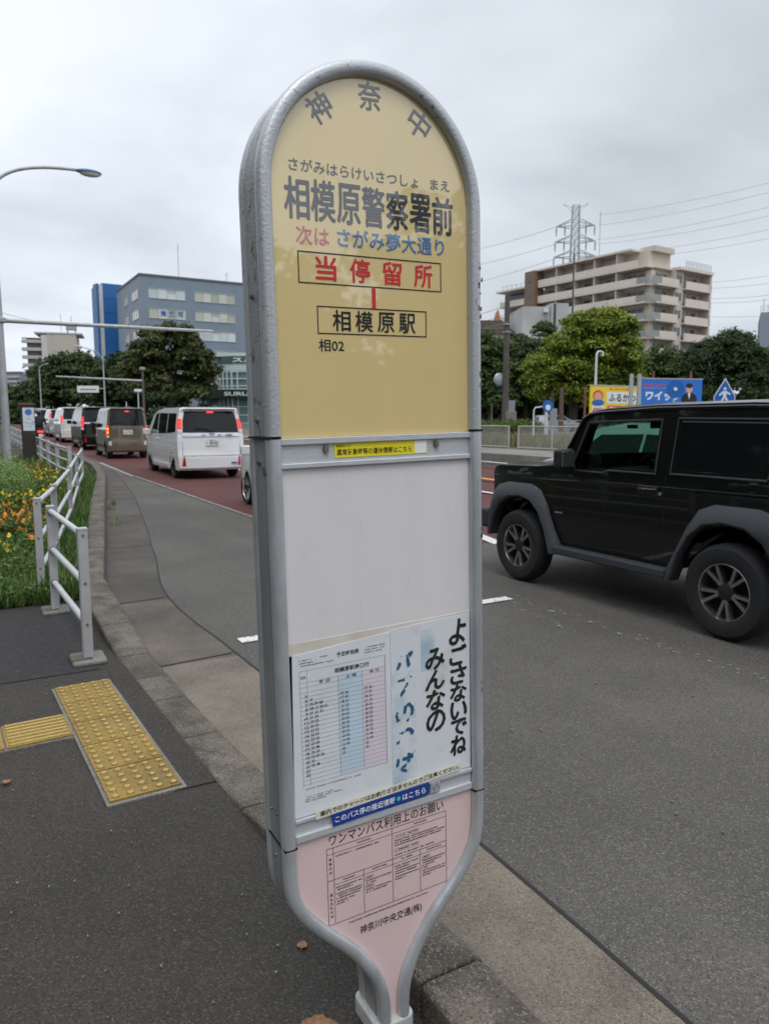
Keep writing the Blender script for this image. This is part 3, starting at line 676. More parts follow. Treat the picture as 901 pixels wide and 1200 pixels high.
guard_rail('pipe_guard_rail', [(2.06, 19.6)]+[(1.98-.012*k, 21.7+2.55*k) for k in range(10)], 'far white guard rail running behind the flower bed past the brown map pillar', w=.09, h=.84)

# ------------------------------------------------------------------ planted bed
rng = np.random.default_rng(4)
def blades(name, n, area, hmin, hmax, w, m, ztab=.06, lean=.5, seed=1, clump=None, label=None, cat='grass'):
    g = np.random.default_rng(seed); P = area(g, n); n = len(P)
    if clump: P[:, :2] += g.normal(0, clump, (n, 2))
    h = g.uniform(hmin, hmax, n); a = g.uniform(0, 2*np.pi, n); ln = g.uniform(0, lean, n)*h
    dx, dy = np.cos(a), np.sin(a); z0 = np.array([ztab+rise(y) for y in P[:, 1]])
    pa = np.stack([P[:, 0]-dy*w/2, P[:, 1]+dx*w/2, z0], 1); pb = np.stack([P[:, 0]+dy*w/2, P[:, 1]-dx*w/2, z0], 1)
    m1 = np.stack([P[:, 0]+dx*ln*.4-dy*w*.4, P[:, 1]+dy*ln*.4+dx*w*.4, z0+h*.6], 1); m2 = np.stack([P[:, 0]+dx*ln*.4+dy*w*.4, P[:, 1]+dy*ln*.4-dx*w*.4, z0+h*.6], 1)
    tp = np.stack([P[:, 0]+dx*ln, P[:, 1]+dy*ln, z0+h], 1)
    V = np.stack([pa, pb, m2, m1, tp], 1).reshape(-1, 3); k = np.arange(n)*5
    T = np.stack([k, k+1, k+2, k, k+2, k+3, k+3, k+2, k+4], 1).ravel()
    o = raw_mesh(name, V, T, 3, m); tag(o, label, cat, kind='stuff'); return o
def leafmat(name, c1, c2, scale=2.0, rough=.6, trans=.25):
    m = bpy.data.materials.new(name); m.use_nodes = True; t = m.node_tree; b = t.nodes['Principled BSDF']; b.inputs['Roughness'].default_value = rough; b.inputs['Specular IOR Level'].default_value = .25
    g = t.nodes.new('ShaderNodeNewGeometry'); n = t.nodes.new('ShaderNodeTexNoise'); n.inputs['Scale'].default_value = scale; n.inputs['Detail'].default_value = 6; n.inputs['Roughness'].default_value = .7
    r = t.nodes.new('ShaderNodeValToRGB'); r.color_ramp.elements[0].position = .35; r.color_ramp.elements[1].position = .66
    r.color_ramp.elements[0].color = (*c1, 1); r.color_ramp.elements[1].color = (*c2, 1)
    mx_ = t.nodes.new('ShaderNodeMix'); mx_.data_type = 'FLOAT'; mx_.inputs['Factor'].default_value = .5
    t.links.new(g.outputs['Position'], n.inputs['Vector']); t.links.new(n.outputs['Fac'], mx_.inputs['A']); t.links.new(g.outputs['Random Per Island'], mx_.inputs['B'])
    t.links.new(mx_.outputs['Result'], r.inputs[0]); t.links.new(r.outputs[0], b.inputs['Base Color'])
    if trans:
        tr = t.nodes.new('ShaderNodeBsdfTranslucent'); ms = t.nodes.new('ShaderNodeMixShader'); ms.inputs[0].default_value = trans
        t.links.new(r.outputs[0], tr.inputs['Color']); t.links.new(b.outputs[0], ms.inputs[1]); t.links.new(tr.outputs[0], ms.inputs[2])
        t.links.new(ms.outputs[0], t.nodes['Material Output'].inputs['Surface'])
    return m
GR = leafmat('grass_green', (.048, .088, .022), (.165, .25, .062), 3); GR2 = leafmat('bed_green', (.040, .078, .018), (.135, .225, .052), 4)
def bed(y0, y1, xl, edge=.05):
    def f(g, n):
        y = y0+(y1-y0)*g.random(n)**1.5; x = np.array([xl+(kL(q)-edge-xl)*u for q, u in zip(y, g.random(n))]); return np.stack([x, y], 1)
    return f
blades('grass', 24000, bed(6.5, 13, -2.2), .04, .15, .012, GR, seed=1, lean=1.2, label='low green grass and weeds covering the flower bed')
blades('grass', 12000, bed(11, 30, -4), .08, .26, .022, GR2, seed=2, lean=1.0, label='darker grass in the far part of the flower bed')
def along(g, n):
    y = 6.6+13*g.random(n)**1.3; x = np.array([kL(q)-.03-abs(g.normal(0, .13)) for q in y]); return np.stack([x, y], 1)
blades('weeds', 5000, along, .05, .24, .016, GR2, seed=3, lean=1.0, label='weeds growing along the back of the raised kerb')
def gw(g, n):
    y = 11+5*g.random(n); x = np.array([kR(q)+.08+abs(g.normal(0, .05)) for q in y]); k = np.sin(y*2.3+1)+np.sin(y*6.7)+.8*np.sin(y*17.1) > 1.0; return np.stack([x+.05*np.sin(y*5), y], 1)[k]
blades('weeds', 420, gw, .03, .12, .014, GR, ztab=.01, seed=5, lean=1.2, label='small weeds sprouting in the gutter below the kerb')
def leafcloud(pts, nrm, size, g, asp=.55):
    n = len(pts); nrm = nrm/np.linalg.norm(nrm, axis=1, keepdims=True)
    r = g.normal(size=(n, 3)); t = np.cross(nrm, r); t /= np.linalg.norm(t, axis=1, keepdims=True)+1e-9; b = np.cross(nrm, t)
    s = (size*g.uniform(.6, 1.3, n))[:, None]
    V = np.stack([pts-t*s, pts-b*s*asp, pts+t*s, pts+b*s*asp], 1).reshape(-1, 3); return V, np.arange(n*4)
def ball_leaves(g, blobs, n, jit=.25, up=.2, inner=.25):
    """points over a set of ellipsoids (cx,cy,cz,rx,ry,rz) with outward normals"""
    B = np.array(blobs, float); w = (B[:, 3]*B[:, 5]); idx = g.choice(len(B), n, p=w/w.sum())
    d = g.normal(size=(n, 3)); d /= np.linalg.norm(d, axis=1, keepdims=True); d[:, 2] = np.where(d[:, 2] < -.35, -d[:, 2]*.7, d[:, 2])
    r = np.where(g.random(n) < inner, g.uniform(.35, .85, n), g.normal(.96, jit*.35, n))
    P = B[idx, :3]+d*B[idx, 3:]*r[:, None]
    return P, d+g.normal(0, .45, (n, 3))+np.array([0, 0, up])
MAR = mat('marigold_orange', (.72, .19, .006), .6, col2=(.80, .30, .01), scale=9); MAY = mat('marigold_yellow', (.78, .52, .015), .6, col2=(.8, .60, .03), scale=9)
def flowers(cx, cy, rx, ry, n, m, label, seed, z0=.12, z1=.34):
    g = np.random.default_rng(seed); V = []; T = []
    P = np.stack([cx+rx*g.uniform(-1, 1, n), cy+ry*g.uniform(-1, 1, n)], 1)
    P = P[(P[:, 0] < np.array([kL(q)-.12 for q in P[:, 1]]))]
    o = 0
    for x, y in P:
        c = np.array([x, y, g.uniform(z0, z1)]); r = g.uniform(.017, .030); tl = g.normal(0, .35, 2)
        for ring, (rr, zz) in enumerate(((1, -.008), (.72, .010), (.4, .02))):
            k = 8
            a = np.arange(k)*2*np.pi/k+g.random()*3
            ra = r*rr*(1+.18*np.cos(a*4+ring)); X = np.stack([c[0]+ra*np.cos(a), c[1]+ra*np.sin(a), c[2]+zz+tl[0]*ra*np.cos(a)+tl[1]*ra*np.sin(a)], 1)
            V += list(X); V.append(c+np.array([0, 0, zz+.006])); 
            for j in range(k): T += [o+j, o+(j+1) % k, o+k]
            o += k+1
    ob = raw_mesh('flowers', np.array(V), T, 3, m); tag(ob, label, 'flowers', kind='stuff')
    # their foliage
    g = np.random.default_rng(seed+50); k = len(P)*26; Q = np.repeat(P, 26, 0); pts = np.stack([Q[:, 0]+g.normal(0, .05, k), Q[:, 1]+g.normal(0, .05, k), g.uniform(.07, z1*.9, k)], 1)
    V, T = leafcloud(pts, g.normal(size=(k, 3))+[0, 0, .8], .03, g, .4)
    ob = raw_mesh('flower_foliage', V, T, 4, GR2); tag(ob, label.replace('marigold flowers', 'marigold leaves'), 'foliage', kind='stuff')
flowers(.38, 11.2, .42, 1.3, 230, MAR, 'orange marigold flowers massed in front of the feathery bush', 11)
flowers(.62, 9.6, .2, .9, 30, MAR, 'few orange marigold flowers beside the long slanting guard rail', 12)
flowers(.75, 13.2, .38, .35, 90, MAY, 'yellow marigold flowers along the front edge of the feathery bush', 13, .2, .4)
flowers(1.35, 17.6, .42, 2.2, 150, MAY, 'yellow marigold flowers behind the feathery bush near the rail', 14, .2, .42)
flowers(1.15, 21.5, .6, 1.6, 110, MAR, 'orange marigold flowers farthest back below the lamp post', 15, .2, .42)
flowers(.26, 8.7, .10, .2, 9, MAY, 'few yellow marigold flowers at the near left corner of the bed', 16)
flowers(.8, 25, .5, 3, 80, MAY, 'yellow marigold flowers farthest back at the photo edge', 17, .2, .42)
def shrub(name, blobs, n, size, m, label, cat='bush', seed=1, loc=(0, 0, 0), asp=.3, group=None):
    g = np.random.default_rng(seed); P, nn = ball_leaves(g, blobs, n, .35, .3, .4); V, T = leafcloud(P, nn, size, g, asp)
    o = raw_mesh(name, V, T, 4, m, loc=loc); tag(o, label, cat, group); return o
FEA = leafmat('feathery_green', (.10, .18, .04), (.27, .38, .12), 5)
shrub('feathery_bush', [(0, 0, .36, .50, .8, .52), (-.6, .2, .40, .6, .85, .58), (.15, .9, .34, .45, .7, .48), (-.4, 1.3, .4, .6, .7, .56)], 22000, .026, FEA, 'light green feathery round bush in the middle of the flower bed', seed=8, loc=(.35, 14.3, .06))
g = np.random.default_rng(91); n_ = 15000
yy = 6.55+9*g.random(n_)**1.6; xx = np.array([(kL(q)-.08)-(kL(q)+1.2)*u for q, u in zip(yy, g.random(n_))]); ok = np.sin(xx*7+1)+np.sin(yy*5)+np.sin(xx*3-yy*2.2) > -.6; xx, yy = xx[ok], yy[ok]
V, T = leafcloud(np.stack([xx, yy, .06+g.uniform(.02, .13, len(xx))], 1), g.normal(size=(len(xx), 3))*.7+[0, 0, 1], .022, g, .6); tag(raw_mesh('weeds', V, T, 4, GR2), 'broad leaved weeds mixed into the grass of the flower bed', 'weeds', kind='stuff')

# ------------------------------------------------------------------ map pillar, lamp posts and mast arms
M['gal'] = mat('galvanised_steel', (.42, .43, .43), .5, metal=.4, var=.12, scale=6)
M['bronze'] = mat('dark_bronze_paint', (.035, .028, .024), .5, var=.2, scale=6)
M['glow_w'] = mat('white_board', (.62, .68, .72), .4)
mp = empty('map_pillar', (1.72, 28.4, .05+rise(28.4)), (0, 0, 0)); tag(mp, 'dark brown upright map pillar with a pale blue map panel behind the guard rail', 'map pillar')
b = MB(); b.box((0, 0, .95), (.44, .16, 1.9)); b.build('pillar_body', M['bronze'], mp, bev=.02)
b = MB(); b.box((0, 0, 1.93), (.50, .2, .07)); b.build('pillar_cap', mat('rust_brown', (.13, .06, .035), .6), mp, bev=.015)
b = MB(); b.box((.02, -.088, 1.42), (.36, .012, .78)); mpl = lambda u, v: (u, -.0955, v)
for q in range(9): u, v = random.uniform(-.12, .14), random.uniform(1.1, 1.5); w_, h_ = random.uniform(.03, .09), random.uniform(.02, .08); b.add([mpl(u, v), mpl(u+w_, v), mpl(u+w_, v+h_), mpl(u, v+h_)], [(0, 1, 2, 3)], 1)
b.lathe([(.0001, 0), (.11, 0)], 16, 2, Matrix.Translation((.02, -.0965, 1.66)) @ Matrix.Rotation(R(90), 4, 'X'))
b.build('map_panel', [M['glow_w'], mat('map_green', (.25, .45, .42), .5), mat('map_blue', (.06, .18, .5), .5)], mp)

def bez(p0, p1, p2, n=14):
    p0, p1, p2 = Vector(p0), Vector(p1), Vector(p2); return [p0*(1-t)**2+p1*2*t*(1-t)+p2*t*t for t in np.linspace(0, 1, n)]
# tall lamp post with the blue head; a mast arm reaches out over the road from it
LY = 21.0; LX = .76
lp = empty('lamp_post', (LX, LY, .06)); tag(lp, 'tall grey lamp post at the photo edge with blue lamp head and long mast arm', 'lamp post', 'street lamp posts')
D0 = (Vector((LX, LY, 0))).dot(FH)
topz = hgt(210, D0+1.5)
b = MB(); b.tube([(0, 0, 0), (0, 0, 4), (-.02, 0, 6.8)], [.105, .088, .065], 0, 14); b.tube([(-.02, 0, 6.8)]+bez((-.02, 0, 6.8), (.0, .02, topz-.12), (1.6, .0, topz-.02))+[(2.0, 0, topz)], .042, 0, 10); b.build('pole', M['gal'], lp, smooth=True)
b = MB(); Xh = Matrix.Translation((2.25, 0, topz-.02)) @ Matrix.Diagonal((.32, .13, .075, 1)); 
b.lathe([(1.0-.0*k if False else math.cos(a), math.sin(a)) for k, a in enumerate(np.linspace(-.25, 1.57, 9))], 24, 0, Xh); b.build('lamp_head', mat('blue_lamp_paint', (.05, .105, .20), .45), lp, smooth=True)
b = MB(); Xh = Matrix.Translation((2.28, 0, topz-.04)) @ Matrix.Diagonal((.27, .12, .09, 1)); b.lathe([(math.cos(a), -math.sin(a)) for a in np.linspace(.0, 1.57, 7)], 24, 0, Xh); b.build('lamp_lens', mat('milky_lens', (.6, .6, .56), .3), lp, smooth=True)
b = MB(); z0 = hgt(378, D0); b.tube([(0, 0, z0), (1.5, 0, z0), (5.35, 0, z0+.03)], [.06, .055, .035], 0, 10); b.build('mast_arm', M['gal'], lp, smooth=True)
b = MB(); b.box((.02, 0, z0), (.26, .26, .12)); b.build('arm_clamp', M['gal'], lp, bev=.02)

def pole_at(name, px, D, top, label, cat, r=.07, m=None, base=None, group=None):
    p = far(px, D, 0); p.z = rise(p.y)*1.0 if base is None else base; o = empty(name, p); tag(o, label, cat, group)
    h = hgt(top, D)-p.z; b = MB(); b.tube([(0, 0, 0), (0, 0, h*.5), (0, 0, h)], [r, r*.85, r*.65], 0, 10); b.build('pole', m or M['gal'], o, smooth=True)
    return o, h
def road_off(px, D, dx):  # offset along the cross-road direction
    return dx
# far lamp posts on the left
o, h = pole_at('lamp_post', 129, 62, 424, 'far thin lamp post in front of the trees whose arm reaches left', 'lamp post', .08, group='street lamp posts')
b = MB(); b.tube(bez((0, 0, h), (-.1, 0, h+.9), (-1.6, .3, h+1.15)), .035, 0, 8); b.tube([(-1.55, .3, h+1.14), (-2.1, .3, h+1.2)], [.12, .08], 0, 8); b.build('lamp_arm', M['gal'], o, smooth=True)
b = MB(); zz = hgt(457, 62)-rise(60); b.tube([(0, 0, zz+.05), (-.5, .25, zz+.05)], .03, 0, 8); b.build('sign_bracket', M['gal'], o)
b = MB(); b.box((-1.2, .55, zz), (1.75, .06, .55), rz=R(-27)); b.box((-1.2, .51, zz-.02), (1.3, .02, .1), 1, rz=R(-27)); b.build('route_sign', [mat('white_sign', (.70, .71, .70), .5), M['grey_line']], o)
o, h = pole_at('lamp_post', 55.5, 75, 433, 'second far thin lamp post left of the cream apartment block balconies', 'lamp post', .08, group='street lamp posts')
b = MB(); b.tube(bez((0, 0, h), (.0, 0, h+.5), (.9, .0, h+.6)), .03, 0, 8); b.build('lamp_arm', M['gal'], o, smooth=True)
o, h = pole_at('signal_mast', 173.5, 48, 433, 'brown mast before the trees with a pale arm reaching left over the road', 'mast', .10, mat('brown_pole', (.11, .085, .075), .6))
b = MB(); L_ = (hgt(443, 48)-rise(44)); dirv = (far(74, 50)-far(173, 48)); b.tube([(0, 0, L_-.25), (dirv.x, dirv.y, L_+.15)], [.075, .05], 0, 10); b.build('mast_arm', M['gal'], o, smooth=True)
b = MB(); b.box((0, 0, h+.05), (.3, .3, .18)); b.build('mast_cap', mat('grey_box', (.3, .3, .31), .5), o, bev=.03)
for px, D, tp, lab in ((153.5, 70, 471, 'short pale post behind the white minivan roof, left one'), (167.5, 72, 459, 'short pale post with a small white lamp behind the white minivan')):
    o, h = pole_at('short_post', px, D, tp, lab, 'post', .06, M['glow_w'])
    if px > 160: q = MB(); q.box((0, 0, h+.1), (.7, .2, .28)); q.build('post_lamp', M['glow_w'], o, bev=.05)

# ------------------------------------------------------------------ vehicles
def paintm(name, col, rough=.28, metal=0.0, coat=1.0): return mat(name, col, rough, metal, coat=coat, spec=.25 if max(col) < .01 else .5)
CP = {'white': paintm('white_car_paint', (.74, .75, .75)), 'black': paintm('black_car_paint', (.003, .003, .0035), .3, coat=.55), 'brown': paintm('olive_brown_paint', (.13, .105, .065), .35, .2), 'silver': paintm('silver_car_paint', (.45, .46, .47), .3, .5), 'pearl': paintm('cream_white_paint', (.66, .65, .60))}
TYRE = mat('tyre_rubber', (.016, .016, .017), .85, bump=.2, bscale=60); RIMD = mat('gunmetal_rim', (.33, .32, .31), .24, .9); RIMB = mat('black_rim', (.03, .03, .03), .35, .4); RIMM = mat('cut_rim', (.42, .42, .42), .3, .8)
GLD = mat('dark_glass', (.006, .007, .008), .06, spec=.45); PLAS = mat('grey_plastic', (.035, .037, .042), .55, bump=.15, bscale=400); BPL = mat('black_plastic', (.012, .012, .013), .5)
CHR = mat('chrome', (.62, .64, .66), .16, .95); LRED = mat('lit_red_lamp', (.5, .01, .008), .25, emit=(1, .035, .025), estr=.65); RRED = mat('red_reflector', (.42, .012, .01), .25); LAMB = mat('lit_amber_lamp', (.8, .35, .05), .3, emit=(1, .42, .05), estr=1.6)
LBRI = mat('bright_red_lamp', (.6, .03, .03), .25, emit=(1, .07, .05), estr=1.1); CLR = mat('clear_lamp', (.6, .62, .64), .15); PLATE = mat('plate_white', (.72, .74, .74), .4); PLATEY = mat('plate_green_ink', (.02, .12, .06), .5)
GLT = bpy.data.materials.new('window_glass'); GLT.use_nodes = True
t = GLT.node_tree; 
for n in list(t.nodes): t.nodes.remove(n)
o_ = t.nodes.new('ShaderNodeOutputMaterial'); tr = t.nodes.new('ShaderNodeBsdfTransparent'); tr.inputs[0].default_value = (.60, .74, .68, 1)
gl = t.nodes.new('ShaderNodeBsdfGlossy'); gl.inputs['Roughness'].default_value = .02; lw_ = t.nodes.new('ShaderNodeLayerWeight'); pw_ = t.nodes.new('ShaderNodeMath'); pw_.operation = 'POWER'; pw_.inputs[1].default_value = 4.5; fz = t.nodes.new('ShaderNodeMath'); fz.operation = 'MULTIPLY_ADD'; fz.inputs[1].default_value = .9; fz.inputs[2].default_value = .03; t.links.new(lw_.outputs['Facing'], pw_.inputs[0]); t.links.new(pw_.outputs[0], fz.inputs[0]); ms = t.nodes.new('ShaderNodeMixShader')
t.links.new(fz.outputs[0], ms.inputs[0]); t.links.new(tr.outputs[0], ms.inputs[1]); t.links.new(gl.outputs[0], ms.inputs[2]); t.links.new(ms.outputs[0], o_.inputs[0])

def arch(xc, zc, r, zb, n=10):
    """wheel arch on the underside, walked from rear to front"""
    a0 = math.asin((zb-zc)/r); return [(xc-r*math.cos(a0+(math.pi-2*a0)*k/n), zc+r*math.sin(a0+(math.pi-2*a0)*k/n)) for k in range(n+1)]
class Car:
    def __init__(s, name, label, group, loc, rz, hw, bulge=(.0, .0), crown=.03, zc=1.0, L=4.5):
        s.o = empty(name, loc, (0, 0, rz)); tag(s.o, label, 'car', group); s.hw = hw; s.bul = bulge; s.cr = crown; s.zc = zc; s.L = L
    def at(s, x, y, z, off=0.0):
        h = s.hw(x, z); yy = y*(h+off)
        xx = x-s.bul[1]*abs(y)**3*max(0, min(1, (x-s.L*.6)/(s.L*.4))) + s.bul[0]*abs(y)**3*max(0, min(1, (s.L*.3-x)/(s.L*.3)))
        return (xx, yy, z-s.cr*abs(y)**4*max(0, min(1, (z-s.zc)/.4)))
    def shell(s, name, prof, m, dx=.25, dz=.14, bev=.025, parent=None, build=True):
        b = bmesh.new(); lo = [b.verts.new((x, -1, z)) for x, z in prof]; hi = [b.verts.new((x, 1, z)) for x, z in prof]
        b.faces.new(lo[::-1]); b.faces.new(hi); k = len(prof)
        for i in range(k): b.faces.new((lo[i], lo[(i+1) % k], hi[(i+1) % k], hi[i]))
        bmesh.ops.triangulate(b, faces=b.faces[:], ngon_method='EAR_CLIP')
        xs = [p[0] for p in prof]; zs = [p[1] for p in prof]
        cutp = [((0, q, 0), (0, 1, 0)) for q in (-.92, -.75, -.4, 0, .4, .75, .92)]
        cutp += [((q, 0, 0), (1, 0, 0)) for q in np.arange(min(xs)+dx, max(xs), dx)]+[((0, 0, q), (0, 0, 1)) for q in np.arange(min(zs)+dz, max(zs), dz)]
        for c, n_ in cutp: bmesh.ops.bisect_plane(b, geom=b.verts[:]+b.edges[:]+b.faces[:], plane_co=c, plane_no=n_, dist=1e-4)
        bmesh.ops.dissolve_limit(b, angle_limit=R(.5), verts=b.verts[:], edges=[e for e in b.edges if False]) if False else None
        for v in b.verts: v.co = s.at(v.co.x, v.co.y, v.co.z)
        bmesh.ops.remove_doubles(b, verts=b.verts[:], dist=1e-5); bmesh.ops.recalc_face_normals(b, faces=b.faces[:])
        me = bpy.data.meshes.new(name); b.to_mesh(me); b.free(); me.materials.append(m)
        o = bpy.data.objects.new(name, me); COL.objects.link(o); o.parent = parent or s.o
        me.polygons.foreach_set('use_smooth', [True]*len(me.polygons)); me.set_sharp_from_angle(angle=R(38))
        if bev: md = o.modifiers.new('bevel', 'BEVEL'); md.width = bev; md.segments = 2; md.limit_method = 'ANGLE'; md.angle_limit = R(50); md.use_clamp_overlap = True
        return o
    def side(s, name, poly, m, off=.004, th=.012, sides=(1, -1), parent=None, bev=.004):
        """panel lying on the flank; POLY in (x, z)"""
        out = []
        for sd in sides:
            b = MB(); b.prism(poly, lambda p, t: Vector(s.at(p[0], sd, p[1], off))-Vector((0, sd*th*(1-t), 0))); out.append(b.build(name, m, parent or s.o, bev=bev))
        return out
    def end(s, name, poly, x, m, d=-1, off=.006, th=.02, parent=None, bev=.004):
        """panel following the front (d=1) or rear (d=-1); POLY in (y as a share of the half width, z); X(z) is the surface"""
        xf = x if callable(x) else (lambda z: x); k = len(poly)
        b = bmesh.new(); lo = [b.verts.new((y, 0, z)) for y, z in poly]; hi = [b.verts.new((y, 1, z)) for y, z in poly]
        b.faces.new(lo[::-1]); b.faces.new(hi)
        for i in range(k): b.faces.new((lo[i], lo[(i+1) % k], hi[(i+1) % k], hi[i]))
        ys = [p[0] for p in poly]
        if max(ys)-min(ys) > .2:
            bmesh.ops.triangulate(b, faces=b.faces[:], ngon_method='EAR_CLIP')
            for q in np.arange(-.9, .91, .15):
                bmesh.ops.bisect_plane(b, geom=b.verts[:]+b.edges[:]+b.faces[:], plane_co=(q, 0, 0), plane_no=(1, 0, 0), dist=1e-4)
        for v in b.verts: t = v.co.y; v.co = Vector(s.at(xf(v.co.z), v.co.x, v.co.z))+Vector((d*(off-th*(1-t)), 0, 0))
        bmesh.ops.recalc_face_normals(b, faces=b.faces[:]); me = bpy.data.meshes.new(name); b.to_mesh(me); b.free(); me.materials.append(m)
        o = bpy.data.objects.new(name, me); COL.objects.link(o); o.parent = parent or s.o
        me.polygons.foreach_set('use_smooth', [True]*len(me.polygons)); me.set_sharp_from_angle(angle=R(30)); return o
    def wheel(s, x, sd, y, r, w, rr, spokes, rm, dbl=False):
        e = empty('wheel', (x, sd*y, r)); e.parent = s.o
        X = Matrix.Rotation(R(-90)*sd, 4, 'X')     # lathe axis to the outside
        b = MB(); h = w/2; b.lathe([(rr*.97, -h*.9), (rr+.02, -h), (r-.035, -h*.97), (r-.01, -h*.72), (r, -h*.4), (r, h*.4), (r-.01, h*.72), (r-.035, h*.97), (rr+.05, h*1.02), (rr+.012, h*.93), (rr*.97, h*.86)], 36, 0, X); b.build('tyre', TYRE, e, smooth=True)
        b = MB(); b.lathe([(rr, h*.88), (rr*.955, h*.9), (rr*.93, h*.75), (rr*.9, -h*.6)], 36, 0, X); b.lathe([(rr*.92, -h*.1), (.0001, -h*.15)], 24, 1, X)
        for k in range(spokes):
            a = 2*math.pi*k/spokes+.3
            for q in ((-.13, .13) if dbl else (0,)):
                u = Vector((math.cos(a+q*1.75), math.sin(a+q*1.75), 0)); v0 = Vector((math.cos(a+q*.5), math.sin(a+q*.5), 0)); tq = Vector((-u.y, u.x, 0)); ww = rr*(.07 if dbl else .10)
                p0, p1 = v0*rr*.22, u*rr*.95
                vs = []
                for p, wd, zz in ((p0, ww*.9, h*.66), (p1, ww*1.15, h*.80)):
                    vs += [p-tq*wd+Vector((0, 0, zz-.012)), p+tq*wd+Vector((0, 0, zz-.012)), p+tq*wd*.7+Vector((0, 0, zz)), p-tq*wd*.7+Vector((0, 0, zz)), p-tq*wd+Vector((0, 0, zz-.05)), p+tq*wd+Vector((0, 0, zz-.05))]
                b.add(vs, [(3, 2, 8, 9), (0, 3, 9, 6), (2, 1, 7, 8), (4, 0, 6, 10), (1, 5, 11, 7)], 0, X)
        b.lathe([(rr*.33, h*.4), (rr*.31, h*.66), (rr*.2, h*.72), (.0001, h*.73)], 16, 2, X)
        for k in range(5):
            a = 2*math.pi*k/5+.6; b.cyl(Vector((math.cos(a)*rr*.38, math.sin(a)*rr*.38, h*.5)), Vector((math.cos(a)*rr*.38, math.sin(a)*rr*.38, h*.66)), rr*.04, 0, 6, X=X)
        b.build('rim', [rm, M['dark'], BPL], e, smooth=True, ang=30); return e
    def plate(s, x, z, tx, d=-1, y=0, m=PLATE):
        b = MB(); b.box((x+d*.008, y, z), (.014, .33, .165)); pp = lambda u, v: (x+d*.017, y+(-u if d < 0 else u), z+v)
        text_fit(b, tx, (-.14, .14, -.066, .03), 1, pp, .03); text_fit(b, '相模 300', (-.08, .08, .045, .07), 1, pp, .02); return b.build('licence_plate', [m, PLATEY], s.o, bev=.003)

def tumble(w, wt, zb, zt, wb=None, zb0=.25, nose=None, L=4.5):
    wb = wb or w*.97
    def f(x, z):
        if z < .65: h = wb+(w-wb)*min(1, max(0, (z-zb0)/(.65-zb0)))
        elif z < zb: h = w
        else: h = w-(w-wt)*((z-zb)/(zt-zb))**1.15
        if nose: h -= nose*max(0, (x-L*.82)/(L*.18))**2
        return h
    return f
def mirror(c, x, z, m, y):
    for sd in (1, -1):
        b = MB(); b.box((x, sd*(y+.11), z), (.12, .2, .17)); b.box((x+.03, sd*(y+.0), z-.05), (.05, .1, .05)); b.build('wing_mirror', m, c.o, bev=.03, seg=3)

